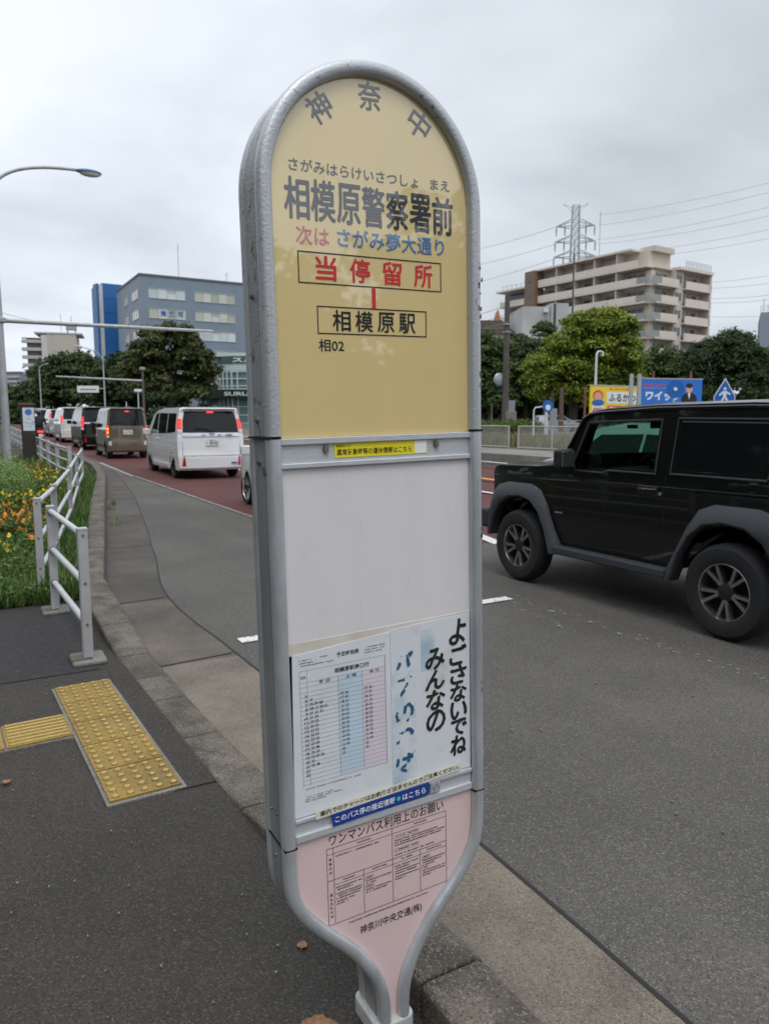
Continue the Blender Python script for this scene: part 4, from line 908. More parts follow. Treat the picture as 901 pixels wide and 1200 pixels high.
def minivan(name, label, group, X, Y, col, H=1.83, W=1.70, L=4.7, plate='', style='tall', signal=False, lampz=(1.28, 1.56), rim=RIMB, zg=(1.2, 1.74), wb=2.85):
    k = H/1.83; c = Car(name, label, group, (X, Y, rise(Y+1)), R(90), tumble(W/2, W/2*.86, 1.05*k, H, nose=.12, L=L), (.10, .16), .035, H-.25, L)
    if style == 'tall': xf = lambda z: np.interp(z, [.2, .6, 1.1*k, 1.2*k, H-.1, H], [.0, .0, .05, .07, .20, .30])
    else: xf = lambda z: np.interp(z, [.2, .6, 1.1*k, 1.2*k, H-.1, H], [.0, .0, .03, .04, .09, .16])
    rw = .31*min(1, k+.05); r0 = rw+.055; xr = .80 if L > 4 else .52; xfw = xr+wb
    prof = [(.06, .24)]+arch(xr, rw, r0, .24)+arch(xfw, rw, r0, .24)+[(L-.12, .24), (L-.0, .34), (L, .66), (L-.06, .84*k), (L-.14, .93*k)]
    if L > 4: prof += [(L-.75, 1.08*k), (L-1.55, H-.16), (L-2.0, H-.05), (L-2.7, H)]
    else: prof += [(L-.52, 1.12*k), (L-1.0, H-.12), (L-1.25, H-.03), (L-1.6, H)]
    prof += [(.55, H), (.22, H-.02), (xf(H-.1)-.015, H-.095), (xf(H-.13), H-.13), (xf(1.2*k), 1.2*k), (xf(1.1*k), 1.1*k), (0.015, .66), (.0, .6), (.0, .30)]
    c.shell('body', prof, CP[col])
    b = MB(); b.box((L/2, 0, .50), (L-.5, W-.36, .44)); b.build('underbody', M['dark'], c.o)
    zt = H-.13; zb = 1.13*k
    if L > 4:
        c.side('side_window', [(.32, zb+.06), (1.35, zb+.02), (1.35, zt-.02), (.42, zt-.03)], GLD); c.side('side_window', [(1.42, zb+.02), (2.45, zb), (2.45, zt), (1.42, zt-.02)], GLD); c.side('side_window', [(2.52, zb), (3.45, zb-.02), (2.92, zt-.03), (2.52, zt)], GLD)
        wx0, wx1, wz0, wz1 = L-.78, L-1.52, 1.10*k, H-.18
        for dxx in (1.385, 2.485): c.side('door_gap', [(dxx-.006, .40), (dxx+.006, .40), (dxx+.006, zb), (dxx-.006, zb)], M['dark'], .0015, .008, bev=0)
        for dxx in (2.35, 2.62): c.side('door_handle', [(dxx-.09, .98*k), (dxx+.09, .98*k), (dxx+.09, 1.01*k), (dxx-.09, 1.01*k)], CHR if col == 'black' else CP[col], .02, .03, bev=.008)
        c.side('sill_trim', [(xr+.5, .27), (xfw-.45, .27), (xfw-.45, .37), (xr+.5, .37)], CP[col], .015, .03, bev=.01); mirror(c, L-1.30, 1.17*k, CP[col], W/2)
    else:
        c.side('side_window', [(.25, zb+.02), (.78, zb+.02), (.78, zt), (.30, zt)], GLD); c.side('side_window', [(.85, zb), (1.65, zb), (1.65, zt), (.85, zt)], GLD); c.side('side_window', [(1.72, zb), (2.62, zb-.02), (2.42, zt-.02), (1.72, zt)], GLD)
        wx0, wx1, wz0, wz1 = L-.54, L-.97, 1.15*k, H-.16
        for dxx in (.815, 1.685): c.side('door_gap', [(dxx-.006, .40), (dxx+.006, .40), (dxx+.006, zb), (dxx-.006, zb)], M['dark'], .0015, .008, bev=0)
        for dxx in (1.6, 1.8): c.side('door_handle', [(dxx-.09, 1.0*k), (dxx+.09, 1.0*k), (dxx+.09, 1.04*k), (dxx-.09, 1.04*k)], CP[col], .02, .03, bev=.008)
        mirror(c, L-.75, 1.2*k, BPL, W/2)
    c.end('windscreen', [(-.84, wz0), (.84, wz0), (.80, wz1), (-.80, wz1)], lambda z: np.interp(z, [wz0, wz1], [wx0, wx1]), GLD, 1, .012)
    g0, g1 = zg
    c.end('rear_window', [(-.86, g0), (.86, g0), (.88, (g0+g1)/2), (.84, g1), (-.84, g1), (-.88, (g0+g1)/2)], xf, GLD, -1, .008, parent=c.o)
    c.end('brake_lamp', [(-.11, g1-.075), (.11, g1-.075), (.11, g1-.035), (-.11, g1-.035)], xf, LBRI, -1, .016)
    b = MB(); b.prism([(.90, H-.03), (.94, H-.07), (-.94, H-.07), (-.90, H-.03)], lambda p, t: (.30-.26*t, p[0]*W*.43, p[1]-.02*t+.015)); b.build('roof_spoiler', CP[col], c.o, bev=.015)
    l0, l1 = lampz
    for sd in (1, -1):
        q = MB(); pol = [(sd*.885, l0), (sd*1.0, l0+.02), (sd*1.0, l1), (sd*.90, l1)]
        q.prism(pol, lambda p, t: Vector(c.at(xf(p[1]), p[0], p[1], .006))+Vector((-.02+.12*t, 0, 0))); lm = q.build('tail_lamp', LRED, c.o, bev=.006)
        q = MB()
        for kk in range(2): zc_ = l0+(l1-l0)*(.32+.36*kk); q.prism([(sd*.915, zc_-.04), (sd*.975, zc_-.04), (sd*.975, zc_+.04), (sd*.915, zc_+.04)], lambda p, t: Vector(c.at(xf(p[1]), p[0], p[1], .004))+Vector((-.026+.02*t, 0, 0)))
        q.build('lamp_core', LAMB if (signal and sd == 1) else LBRI, lm)
        q = MB(); q.prism([(sd*.885, l0-.10), (sd*1.0, l0-.08), (sd*1.0, l0), (sd*.885, l0-.01)], lambda p, t: Vector(c.at(xf(p[1]), p[0], p[1], .005))+Vector((-.018+.1*t, 0, 0))); q.build('reverse_lamp', CLR, c.o, bev=.004)
        if col in ('white', 'black'): c.end('reflector', [(sd*.80, .36), (sd*.92, .36), (sd*.85, .60), (sd*.82, .60)], lambda z: .0, RRED, -1, .012)
        else: c.end('reflector', [(sd*.78, .5), (sd*.95, .5), (sd*.92, .66), (sd*.80, .66)], lambda z: .01, CLR, -1, .012)
    c.end('tailgate_gap', [(-.87, .615), (.87, .615), (.87, .625), (-.87, .625)], lambda z: 0.005, M['dark'], -1, .004)
    for sd in (1, -1): c.end('tailgate_gap', [(sd*.868, .62), (sd*.874, .62), (sd*.874, g0), (sd*.868, g0)], xf, M['dark'], -1, .003)
    if style == 'tall' :
        c.end('chrome_strip', [(-.87, g0-.10), (.87, g0-.10), (.87, g0-.035), (-.87, g0-.035)], xf, CHR, -1, .022, bev=.008)
        b = MB(); X_ = Matrix.Translation((xf(g0-.04)-.03, 0, g0-.045)) @ Matrix.Rotation(R(-90), 4, 'Y'); b.lathe([(.075, 0), (.07, .012), (.055, .012), (.052, .004), (.0001, .004)], 24, 0, X_ @ Matrix.Diagonal((.62, 1, 1, 1))); b.build('emblem', CHR, c.o, smooth=True)
        for yy, w_ in ((-.20, .10), (-.45, .16), (.22, .1)):
            b = MB(); 
            for q in range(4): b.box((xf(g0-.07)-.026, yy-w_/2+w_*(q+.5)/4, g0-.068), (.006, w_*.18, .026))
            b.build('badge', BPL if col != 'black' else CHR, c.o)
        b = MB(); b.box((.012, -.58, .42), (.02, .16, .03)); b.build('badge', M['blue_st'], c.o)
    c.plate(xf(.95)-.012, .93*k if style == 'tall' else .98, plate) if plate else None
    b = MB(); b.tube([(xf(g0)-.035, 0, g0+.03), (xf(g0)-.03, .2, g0+.10), (xf(g0)-.03, .46, g0+.11)], .012, 0, 6); b.build('rear_wiper', BPL, c.o)
    for x in (xr, xfw):
        for sd in (1, -1): c.wheel(x, sd, W/2-.125, rw, .2, rw*.70, 5, rim, True)
    return c
QUE = 'cars queuing in the red lane ahead'
minivan('minivan', 'white minivan with lit red brake lamps and chrome strip, right of the brown boxy van', QUE, 5.50, 19.2, 'white', H=1.89, W=1.76, plate='・39-93', lampz=(1.30, 1.58), zg=(1.22, 1.80))
minivan('boxy_van', 'olive brown boxy van with dark rear window and lit left turn lamp', QUE, 5.06, 28.7, 'brown', H=1.90, W=1.47, L=3.4, plate='12-75', style='box', signal=True, lampz=(.86, 1.22), zg=(1.22, 1.80), wb=2.5)
minivan('minivan', 'black minivan with chrome strip and lit red lamps, left of the brown boxy van', QUE, 5.2, 35.4, 'black', H=1.95, W=1.85, L=4.9, plate='58-20', lampz=(1.0, 1.5), zg=(1.28, 1.84))
minivan('minivan', 'cream white minivan ahead of the black minivan, partly hidden by it', QUE, 5.15, 44.0, 'pearl', H=1.95, W=1.75, L=4.8, lampz=(1.1, 1.5), zg=(1.28, 1.84))
minivan('minivan', 'silver van far ahead in the queue, just right of the motor scooter rider', QUE, 5.3, 53.0, 'silver', H=1.85)
minivan('minivan', 'small distant white van far ahead in the queue behind the rider', QUE, 5.3, 62.0, 'white', H=1.85)
minivan('minivan', 'farthest white van of the queue, at the left photo edge beside the lamp post', QUE, 5.3, 74.0, 'white', H=1.95)

def hatchback(label, group, X, Y, col, rz=90, plate=None, z=None, rim=RIMB):
    H, W, L, wb = 1.52, 1.69, 3.95, 2.5
    c = Car('hatchback_car', label, group, (X, Y, rise(Y) if z is None else z), R(rz), tumble(W/2, W/2*.78, .95, H, nose=.16, L=L), (.10, .22), .04, 1.2, L)
    rw, r0, xr = .30, .345, .60; xfw = xr+wb
    prof = [(.08, .22)]+arch(xr, rw, r0, .22)+arch(xfw, rw, r0, .22)+[(L-.16, .20), (L-.02, .30), (L, .56), (L-.08, .74), (L-.25, .84), (L-.95, 1.0), (L-1.75, 1.46), (L-2.1, H), (1.2, H), (.42, 1.46), (.30, 1.42), (.08, .98), (.02, .7), (0, .4)]
    c.shell('body', prof, CP[col]); b = MB(); b.box((L/2, 0, .45), (L-.5, W-.36, .4)); b.build('underbody', M['dark'], c.o)
    for pl_ in ([(.55, 1.03), (1.30, 1.0), (1.30, 1.38), (.74, 1.36)], [(1.36, 1.0), (2.62, .99), (2.10, 1.36), (1.36, 1.38)]): c.side('side_window', pl_, GLD, .022, .05)
    c.end('windscreen', [(-.86, 1.03), (.86, 1.03), (.80, 1.42), (-.80, 1.42)], lambda z: np.interp(z, [1.03, 1.42], [L-1.0, L-1.68]), GLD, 1, .012)
    c.end('rear_window', [(-.8, 1.0), (.8, 1.0), (.76, 1.36), (-.76, 1.36)], lambda z: np.interp(z, [.98, 1.42], [.08, .30]), GLD, -1, .01)
    for sd in (1, -1):
        c.side('headlamp', [(L-.42, .66), (L-.10, .60), (L-.16, .72), (L-.55, .80)], CLR, .006, .05, sides=(sd,))
        c.side('tail_lamp', [(.03, .75), (.22, .78), (.20, .95), (.07, .95)], RRED, .006, .05, sides=(sd,))
    c.end('grille', [(-.6, .30), (.6, .30), (.7, .52), (-.7, .52)], L-.01, BPL, 1, .004); mirror(c, 2.62, 1.02, CP[col], W/2)
    for dxx in (1.33,): c.side('door_gap', [(dxx-.006, .36), (dxx+.006, .36), (dxx+.006, .98), (dxx-.006, .98)], M['dark'], .0015, .008, bev=0)
    c.side('door_handle', [(1.42, .86), (1.62, .86), (1.62, .89), (1.42, .89)], CP[col], .02, .03, bev=.008)
    for x in (xr, xfw):
        for sd in (1, -1): c.wheel(x, sd, W/2-.115, rw, .19, rw*.72, 5, rim, True)
    if plate: c.plate(.02, .72, plate)
    return c
hatchback('white hatchback with black and silver alloy wheels peeking out behind the bus stop sign', QUE, 5.17, 10.0, 'white', rim=RIMM)
hatchback('white car in the far lane seen through the side window of the black off-road car', None, 8.5, 5.6, 'white')
hatchback('silver car parked under the dark trees beyond the far fence', None, far(622, 58).x, far(622, 58).y, 'silver', rz=-20, z=.45)

# ---- the black off-road car
JG = 'black boxy off-road car with grey wheel arches and dark alloy wheels beside the sign'
def jhw(x, z):
    h = .735 if z < 1.04 else .735-.075*((z-1.04)/.66)**1.1
    if z < .6: h -= .02*(.6-z)/.2
    if x > 1.25: h -= .05*((x-1.25)/.45)**2
    return h
J = Car('offroad_car', JG, None, (5.333, 4.427, 0), R(90), jhw, (.015, .07), .03, 1.45, 1.7)
J.at_ = J.at
def jat(x, y, z, off=0.0):
    h = jhw(x, z); return (x-(.05*abs(y)**4 if x > 1.5 else 0), y*(h+off), z-.03*abs(y)**5*max(0, min(1, (z-1.5)/.15))-.02*abs(y)**4*(1 if x > .75 and z > 1.05 else 0))
J.at = jat
prof = [(-1.60, .46)]+arch(-1.13, .36, .45, .43)+[(-.66, .42), (.66, .42)]+arch(1.13, .36, .45, .43)+[(1.62, .50), (1.68, .70), (1.69, 1.03), (1.67, 1.095), (1.59, 1.12), (.98, 1.14), (.60, 1.145), (.375, 1.60), (.315, 1.65), (.18, 1.668), (-.4, 1.695), (-1.2, 1.70), (-1.58, 1.685), (-1.66, 1.64), (-1.71, 1.10), (-1.72, .50)]
body = J.shell('body', prof, CP['black'], .22, .12, bev=0)
def cutter(fn, poly): b = MB(); b.prism(poly, fn); return b.build('cutter', M['dark'])
cab = cutter(lambda p, t: (p[0], -.60+1.2*t, p[1]), [(-1.55, .62), (.54, .62), (.54, 1.09), (.30, 1.57), (-1.5, 1.63)])
DW = [(.465, 1.135), (.305, 1.515), (-.425, 1.545), (-.415, 1.155), (.02, 1.155), (.09, 1.13)]
dwc = cutter(lambda p, t: (p[0], -1+2*t, p[1]), DW)
wsc = cutter(lambda p, t: (p[0], -.60+1.2*t, p[1]), [(.52, 1.175), (.85, 1.20), (.55, 1.63), (.355, 1.54), (.26, 1.5)])
for c_ in (cab, dwc, wsc): c_.parent = J.o
bpy.context.view_layer.update()
bool_cut(body, [cab, dwc, wsc]); body.data.polygons.foreach_set('use_smooth', [True]*len(body.data.polygons)); body.data.set_sharp_from_angle(angle=R(25))
bv = body.modifiers.new('bevel', 'BEVEL'); bv.width = .014; bv.segments = 2; bv.limit_method = 'ANGLE'; bv.angle_limit = R(48)
body.data.materials.append(BPL)
J.side('door_window', [(x*1.0, z) for x, z in DW], GLT, -.012, .004, bev=0)
b = MB(); b.prism([(-.585, 1.16), (.585, 1.16), (.56, 1.54), (-.56, 1.54)], lambda p, t: (np.interp(p[1], [1.16, 1.54], [.583, .397])+.004*t, p[0], p[1])); b.build('windscreen', GLT, J.o)
RW = [(-.60, 1.165), (-1.34, 1.165), (-1.36, 1.20), (-1.34, 1.545), (-.62, 1.555)]
J.side('rear_side_window', RW, GLD, .006, .02, bev=.012)
def grow(poly, d): cx_ = sum(p[0] for p in poly)/len(poly); cz_ = sum(p[1] for p in poly)/len(poly); return [(p[0]+math.copysign(d, p[0]-cx_), p[1]+math.copysign(d, p[1]-cz_)) for p in poly]
SEAL = mat('window_seal', (.055, .056, .06), .3); LINE = mat('sill_chrome_line', (.10, .105, .11), .25, .6)  # seal grey lifted to stand for the sheen along the window edges
for sd in (1, -1):
    for pl_ in (DW, RW):
        q = MB(); gp = grow(pl_, .022); q.tube([J.at(x, sd, z, .003) for x, z in gp], .009, 0, 6, closed=True); q.build('window_seal', SEAL, J.o, smooth=True)
    q = MB(); q.tube([J.at(x, sd, z, .004) for x, z in ((1.64, 1.0), (.74, 1.005), (.1, 1.03), (-1.68, 1.045))], .007, 0, 6); q.build('belt_crease', CP['black'], J.o, smooth=True)
    q = MB(); q.tube([J.at(x, sd, z, .012) for x, z in ((.62, 1.145), (.39, 1.575), (.31, 1.625), (.16, 1.64), (-.4, 1.668), (-1.2, 1.672), (-1.56, 1.66))], .014, 0, 8); q.build('drip_rail', CP['black'], J.o, smooth=True)
    for pts in ([(-.535, .48), (-.54, .8), (-.535, 1.12)], [(.74, .46), (.76, .8), (.74, 1.02)], [(-.53, .475), (.73, .46)]):
        q = MB(); q.tube([J.at(x, sd, z, -.0015) for x, z in pts], .0045, 0, 6); q.build('door_gap', M['dark'], J.o)
    q = MB(); q.tube([J.at(1.67, sd*.94, 1.05), J.at(1.3, sd*.97, 1.078), J.at(.80, sd*.975, 1.10), J.at(.62, sd*.985, 1.115)], .005, 0, 6); q.build('bonnet_gap', M['dark'], J.o)
    hd = MB(); hd.box((-.385, sd*.742, 1.0), (.20, .012, .075)); hd = hd.build('handle_recess', BPL, J.o, bev=.02, seg=3)
    q = MB(); q.tube([(-.47, sd*.748, 1.01), (-.44, sd*.772, 1.01), (-.34, sd*.772, 1.01), (-.30, sd*.748, 1.01)], .014, 0, 8); q.build('handle', CP['black'], hd, smooth=True)
    q = MB(); q.cyl((-.505, sd*.735, .985), (-.505, sd*.748, .985), .014, 0, 12); q.build('lock', CHR, hd)
    q = MB(); q.cyl((.93, sd*.73, .895), (.93, sd*.75, .895), .026, 0, 14); q.build('side_indicator', CLR, J.o)
    q = MB(); q.box((.62, sd*.738, .72), (.10, .006, .014)); q.build('badge', CHR, J.o)
    fo = [(.50, .40), (.50, .64), (.45, .82), (.36, .91), (.20, .95), (-.14, .95), (-.27, .90), (-.37, .76), (-.46, .56), (-.56, .38), (-.56, .34)]
    fi = [(-.46, .34), (-.43, .42), (-.385, .56), (-.30, .70), (-.18, .795), (-.02, .825), (.14, .805), (.27, .73), (.36, .61), (.41, .47), (.42, .40)]
    for wx, fl in ((1.13, 1), (-1.13, -1)):
        F = [(wx+fl*x, z) for x, z in fo+fi]
        q = MB(); k = len(F); no = len(fo)
        ring = lambda pts, y: [(x, sd*y, z) for x, z in pts]
        FO = [(wx+fl*x, z) for x, z in fo]; FI = [(wx+fl*x, z) for x, z in fi[::-1]]
        MID = [(a[0]*.62+c[0]*.38, a[1]*.62+c[1]*.38) for a, c in zip(FO, FI)]; MI2 = [(a[0]*.12+c[0]*.88, a[1]*.12+c[1]*.88) for a, c in zip(FO, FI)]
        layers = [ring(FO, .69), ring(FO, .742), ring(MID, .793), ring(MI2, .812), ring(FI, .800), ring(FI, .69)]
        vs = [p for l in layers for p in l]; fs = []
        for a in range(5):
            for i in range(no-1): fs.append((a*no+i, a*no+i+1, (a+1)*no+i+1, (a+1)*no+i))
        fs += [tuple(a*no for a in range(6)), tuple(a*no+no-1 for a in range(5, -1, -1))]
        q.add(vs, fs); q.build('wheel_arch', PLAS, J.o, smooth=True, ang=40)
    q = MB(); q.box((0, sd*.755, .385), (1.24, .11, .075)); q.build('side_step', PLAS, J.o, bev=.015)
    q = MB(); q.box((.44, sd*.86, 1.215), (.11, .17, .17)); q.box((.46, sd*.77, 1.14), (.08, .10, .06)); mm = q.build('wing_mirror', BPL, J.o, bev=.03, seg=3)
    q = MB(); q.box((.382, sd*.86, 1.215), (.006, .14, .13)); q.build('mirror_glass', CHR, mm, bev=.01)
    q = MB(); q.box((1.64, sd*.80, .80), (.02, .02, .02)) if False else None
    for wx in (1.13, -1.13): J.wheel(wx, sd, .70, .345, .20, .208, 5, RIMD, True)
    J.side('tail_lamp', [(-1.70, .62), (-1.62, .62), (-1.62, .72), (-1.70, .72)], RRED, .01, .05, sides=(sd,))
q = MB(); q.box((1.69, 0, .56), (.17, 1.58, .21)); q.build('front_bumper', PLAS, J.o, bev=.04, seg=3)
q = MB(); q.box((-1.74, 0, .56), (.14, 1.5, .18)); q.build('rear_bumper', PLAS, J.o, bev=.03)
q = MB(); q.box((1.695, 0, .86), (.02, 1.1, .22)); q.build('grille', BPL, J.o, bev=.01)
for sd in (1, -1):
    q = MB(); q.lathe([(.09, 0), (.085, .02), (.0001, .035)], 20, 0, Matrix.Translation((1.70, sd*.48, .88)) @ Matrix.Rotation(R(90), 4, 'Y')); q.build('headlamp', CLR, J.o, smooth=True)
q = MB(); q.box((0, 0, .52), (3.1, .92, .18)); q.box((-1.13, 0, .36), (.12, 1.2, .12)); q.box((1.13, 0, .36), (.12, 1.2, .12)); q.build('chassis', M['dark'], J.o)
q = MB(); q.box((0, 0, .60), (3.2, 1.30, .02)); q.build('floor_pan', M['dark'], J.o)
J.wheel(-1.88, 1, 0.0, .33, .2, .2, 5, RIMD, True)
sp = [o for o in J.o.children if o.name.startswith('wheel') and abs(o.location.x+1.88) < .01][0]; sp.name = 'spare_wheel'; sp.rotation_euler = (0, 0, R(90)); sp.location = (-1.83, 0, .92)
FAB = mat('seat_fabric', (.018, .018, .02), .9)
for sd in (1, -1):
    q = MB(); q.box((-.10, sd*.34, .82), (.48, .46, .16)); q.prism([(-.28, .82), (-.16, .84), (-.30, 1.32), (-.40, 1.32)], lambda p, t: (p[0], sd*.34-.22+.44*t, p[1])); q.box((-.38, sd*.34, 1.40), (.09, .26, .15)); q.build('seat', FAB, J.o, bev=.04, seg=3)
q = MB(); q.prism([(.34, .70), (.53, .70), (.53, 1.09), (.42, 1.13), (.30, 1.06)], lambda p, t: (p[0], -.58+1.16*t, p[1])); q.box((.38, -.34, 1.15), (.1, .3, .07)); q.build('dashboard', BPL, J.o, bev=.02)
q = MB(); q.tube([Vector((.19, -.34, 1.05))+Vector((.06*math.sin(a), .18*math.cos(a), .17*math.sin(a))) for a in np.linspace(0, 2*math.pi, 24, endpoint=False)], .016, 0, 8, closed=True); q.cyl((.19, -.34, 1.05), (.35, -.34, .98), .03); q.build('steering_wheel', BPL, J.o, smooth=True)
q = MB(); q.box((.27, -.1, 1.50), (.02, .20, .055)); q.build('rear_view_mirror', BPL, J.o, bev=.01)
q = MB(); q.box((.34, .15, 1.49), (.006, .13, .035)); q.build('windscreen_sticker', mat('blue_film', (.04, .2, .5), .4), J.o)

# ---- rider on a motor scooter
sc = empty('motor_scooter', (3.05, 42.0, rise(42)), (0, 0, R(90))); tag(sc, 'dark motor scooter with a lit red tail lamp beyond the guard rail', 'scooter')
SCO = paintm('scooter_paint', (.03, .03, .035))
b = MB(); b.tube([(-.62, 0, .62), (-.35, 0, .72), (.05, 0, .66), (.15, 0, .34), (.5, 0, .32), (.66, 0, .62), (.58, 0, .98)], [.10, .17, .17, .14, .13, .13, .10], 0, 12); b.build('body', SCO, sc, smooth=True)
b = MB(); b.box((-.2, 0, .80), (.75, .30, .10)); b.build('seat', FAB, sc, bev=.04)
b = MB(); b.tube([(.52, -.36, 1.06), (.58, 0, 1.03), (.52, .36, 1.06)], .02, 0, 8); b.build('handlebar', BPL, sc, smooth=True)
b = MB(); b.box((-.70, 0, .70), (.06, .26, .10)); b.build('tail_lamp', LBRI, sc, bev=.02)
b = MB(); b.box((-.74, 0, .50), (.02, .2, .16)); b.build('licence_plate', PLATE, sc)
for x in (-.48, .72):
    e = empty('wheel', (x, 0, .26)); e.parent = sc; b = MB(); Xq = Matrix.Rotation(R(90), 4, 'X')
    b.lathe([(.13, -.05), (.2, -.06), (.25, -.04), (.26, 0), (.25, .04), (.2, .06), (.13, .05)], 24, 0, Xq); b.build('tyre', TYRE, e, smooth=True); b = MB(); b.lathe([(.135, -.04), (.05, -.03), (.05, .03), (.135, .04)], 16, 0, Xq); b.build('rim', RIMD, e, smooth=True)
def skin(name, joints, edges, mats, parent=None, loc=(0, 0, 0), rz=0, sub=2):
    me = bpy.data.meshes.new(name); me.from_pydata([j[:3] for j in joints], edges, []); me.update()
    o = bpy.data.objects.new(name, me); COL.objects.link(o); o.location = loc; o.rotation_euler.z = rz
    if parent: o.parent = parent
    sk = o.modifiers.new('skin', 'SKIN'); sk.use_smooth_shade = True
    for v, j in zip(me.skin_vertices[0].data, joints): v.radius = (j[3], j[4] if len(j) > 4 else j[3]); v.use_root = False
    me.skin_vertices[0].data[0].use_root = True
    ss = o.modifiers.new('sub', 'SUBSURF'); ss.levels = sub; ss.render_levels = sub
    dg = bpy.context.evaluated_depsgraph_get(); dg.update(); m2 = bpy.data.meshes.new_from_object(o.evaluated_get(dg)); o.modifiers.clear(); o.data = m2
    for m in mats: m2.materials.append(m)
    m2.polygons.foreach_set('use_smooth', [True]*len(m2.polygons)); return o
CLO = mat('dark_jacket', (.018, .018, .022), .85, var=.3, scale=8)
pj = [(-.22, 0, .93, .17, .15), (-.20, 0, 1.12, .16, .13), (-.13, 0, 1.32, .19, .14), (-.08, 0, 1.46, .08), (-.05, 0, 1.56, .07), (-.03, 0, 1.68, .10),
      (-.10, .20, 1.40, .085), (.08, .28, 1.20, .065), (.32, .33, 1.10, .045), (.50, .34, 1.08, .04), (-.10, -.20, 1.40, .085), (.08, -.28, 1.20, .065), (.32, -.33, 1.10, .045), (.50, -.34, 1.08, .04),
      (-.12, .11, .90, .11), (.22, .17, .88, .085), (.26, .16, .62, .065), (.24, .16, .42, .05), (.36, .17, .38, .045), (-.12, -.11, .90, .11), (.22, -.17, .88, .085), (.26, -.16, .62, .065), (.24, -.16, .42, .05), (.36, -.17, .38, .045)]
pe = [(0, 1), (1, 2), (2, 3), (3, 4), (4, 5), (2, 6), (6, 7), (7, 8), (8, 9), (2, 10), (10, 11), (11, 12), (12, 13), (0, 14), (14, 15), (15, 16), (16, 17), (17, 18), (0, 19), (19, 20), (20, 21), (21, 22), (22, 23)]
pr_ = skin('person', pj, pe, [CLO], loc=(3.05, 42.0, rise(42)), rz=R(90)); tag(pr_, 'person in dark jacket and dark helmet riding the motor scooter, seen from behind', 'person')
b = MB(); X_ = Matrix.Translation((-.02, 0, 1.68)) @ Matrix.Diagonal((.155, .14, .155, 1)); b.lathe([(math.cos(a), math.sin(a)) if abs(a) < 1.56 else (.001, math.sin(a)) for a in np.linspace(-1.0, 1.57, 12)], 24, 0, X_); b.build('helmet', paintm('helmet_paint', (.03, .03, .035)), pr_, smooth=True)

# ------------------------------------------------------------------ trees
BARK = mat('bark', (.06, .048, .036), .9, var=.35, scale=5, bump=.5, bscale=20)
def tree(name, label, base, H, lobes, leaf, size, n, seed, trunk_r=.25, limbs=7, tufts=60, tr=.9, group=None, asp=.55, inner=.3, up=.25):
    """LOBES: ellipsoids (dx, dy, z, rx, ry, rz); leaves sit on tufts spread over the lobes' surfaces"""
    g = np.random.default_rng(seed); o = empty(name, base); tag(o, label, 'tree', group)
    L_ = np.array(lobes, float); w = L_[:, 3]*L_[:, 5]; blobs = []
    for i in g.choice(len(L_), tufts, p=w/w.sum()):
        d = g.normal(size=3); d /= np.linalg.norm(d); d[2] = d[2] if d[2] > -.5 else -d[2]
        q = g.uniform(.6, 1.12); c = L_[i, :3]+d*L_[i, 3:]*q; r = tr*g.uniform(.55, 1.3)*(1.0 if q < .95 else .6); blobs.append((*c, r, r, r*.72))
    P, nn = ball_leaves(g, blobs, n, .5, up, inner); V, T = leafcloud(P, nn, size, g, asp)
    raw_mesh('crown', V, T, 4, leaf, o)
    b = MB(); ct = L_[np.argmax(w)]; zt = ct[2]; b.tube([(0, 0, -.2), (.05, 0, zt*.4), (ct[0]*.5, ct[1]*.5, zt)], [trunk_r*1.25, trunk_r, trunk_r*.55], 0, 10)
    for k in range(limbs):
        t_ = blobs[k*len(blobs)//limbs]; z0 = zt*g.uniform(.45, .85); m_ = Vector((t_[0]*.4, t_[1]*.4, (z0+t_[2])/2+.2)); b.tube([(0, 0, z0), m_, t_[:3]], [trunk_r*.5, trunk_r*.33, trunk_r*.12], 0, 6)
    b.build('trunk', BARK, o, smooth=True); return o
LD = leafmat('dark_leaves', (.018, .036, .011), (.066, .105, .030), .9); LD2 = leafmat('deep_green_leaves', (.015, .034, .012), (.052, .09, .027), .8)
LM = leafmat('mid_green_leaves', (.026, .054, .013), (.088, .135, .034), .8); LO = leafmat('olive_leaves', (.030, .044, .013), (.10, .118, .034), .7)
LL = leafmat('bright_green_leaves', (.032, .064, .008), (.34, .40, .045), 1.2, trans=.35)
LG = 'trees lining the road on the left'; RG = 'trees beyond the far side of the road'
def T(px, D, base_y=None): p = far(px, D); p.z = rise(p.y) if base_y is None else base_y; return p
def lob(px, py, rpx, rpy, cpx, D, depth=1.0):
    """an ellipsoid that covers rpx x rpy around (px, py) at distance D, relative to the trunk at cpx"""
    k = D/FPX; d = RT*((px-cpx)*k); return (d.x, d.y, hgt(py, D)-0.0, rpx*k*1.0, rpx*k*depth, rpy*k)
def ptree(label, px, D, lobes, leaf, size, n, seed, name='broadleaf_tree', group=LG, **kw):
    b = T(px, D); lb = [lob(*l, px, D) for l in lobes]; lb = [(a[0], a[1], a[2]-b.z, *a[3:]) for a in lb]; return tree(name, label, b, 8, lb, leaf, size, n, seed, group=group, **kw)
ptree('large round dark green tree in front of the grey blue office building', 205, 88, [(205, 422, 40, 36), (182, 432, 26, 28), (232, 432, 22, 28), (204, 458, 46, 24), (210, 400, 26, 18), (170, 450, 22, 26), (240, 452, 16, 22)], LO, .26, 24000, 21, trunk_r=.35, tufts=190, tr=1.2)
ptree('dark tree of slender build standing left of the large round dark tree', 142, 96, [(142, 452, 24, 26), (150, 432, 12, 18), (130, 466, 24, 22), (155, 470, 20, 18)], LD2, .27, 13000, 22, tufts=90, tr=1.2)
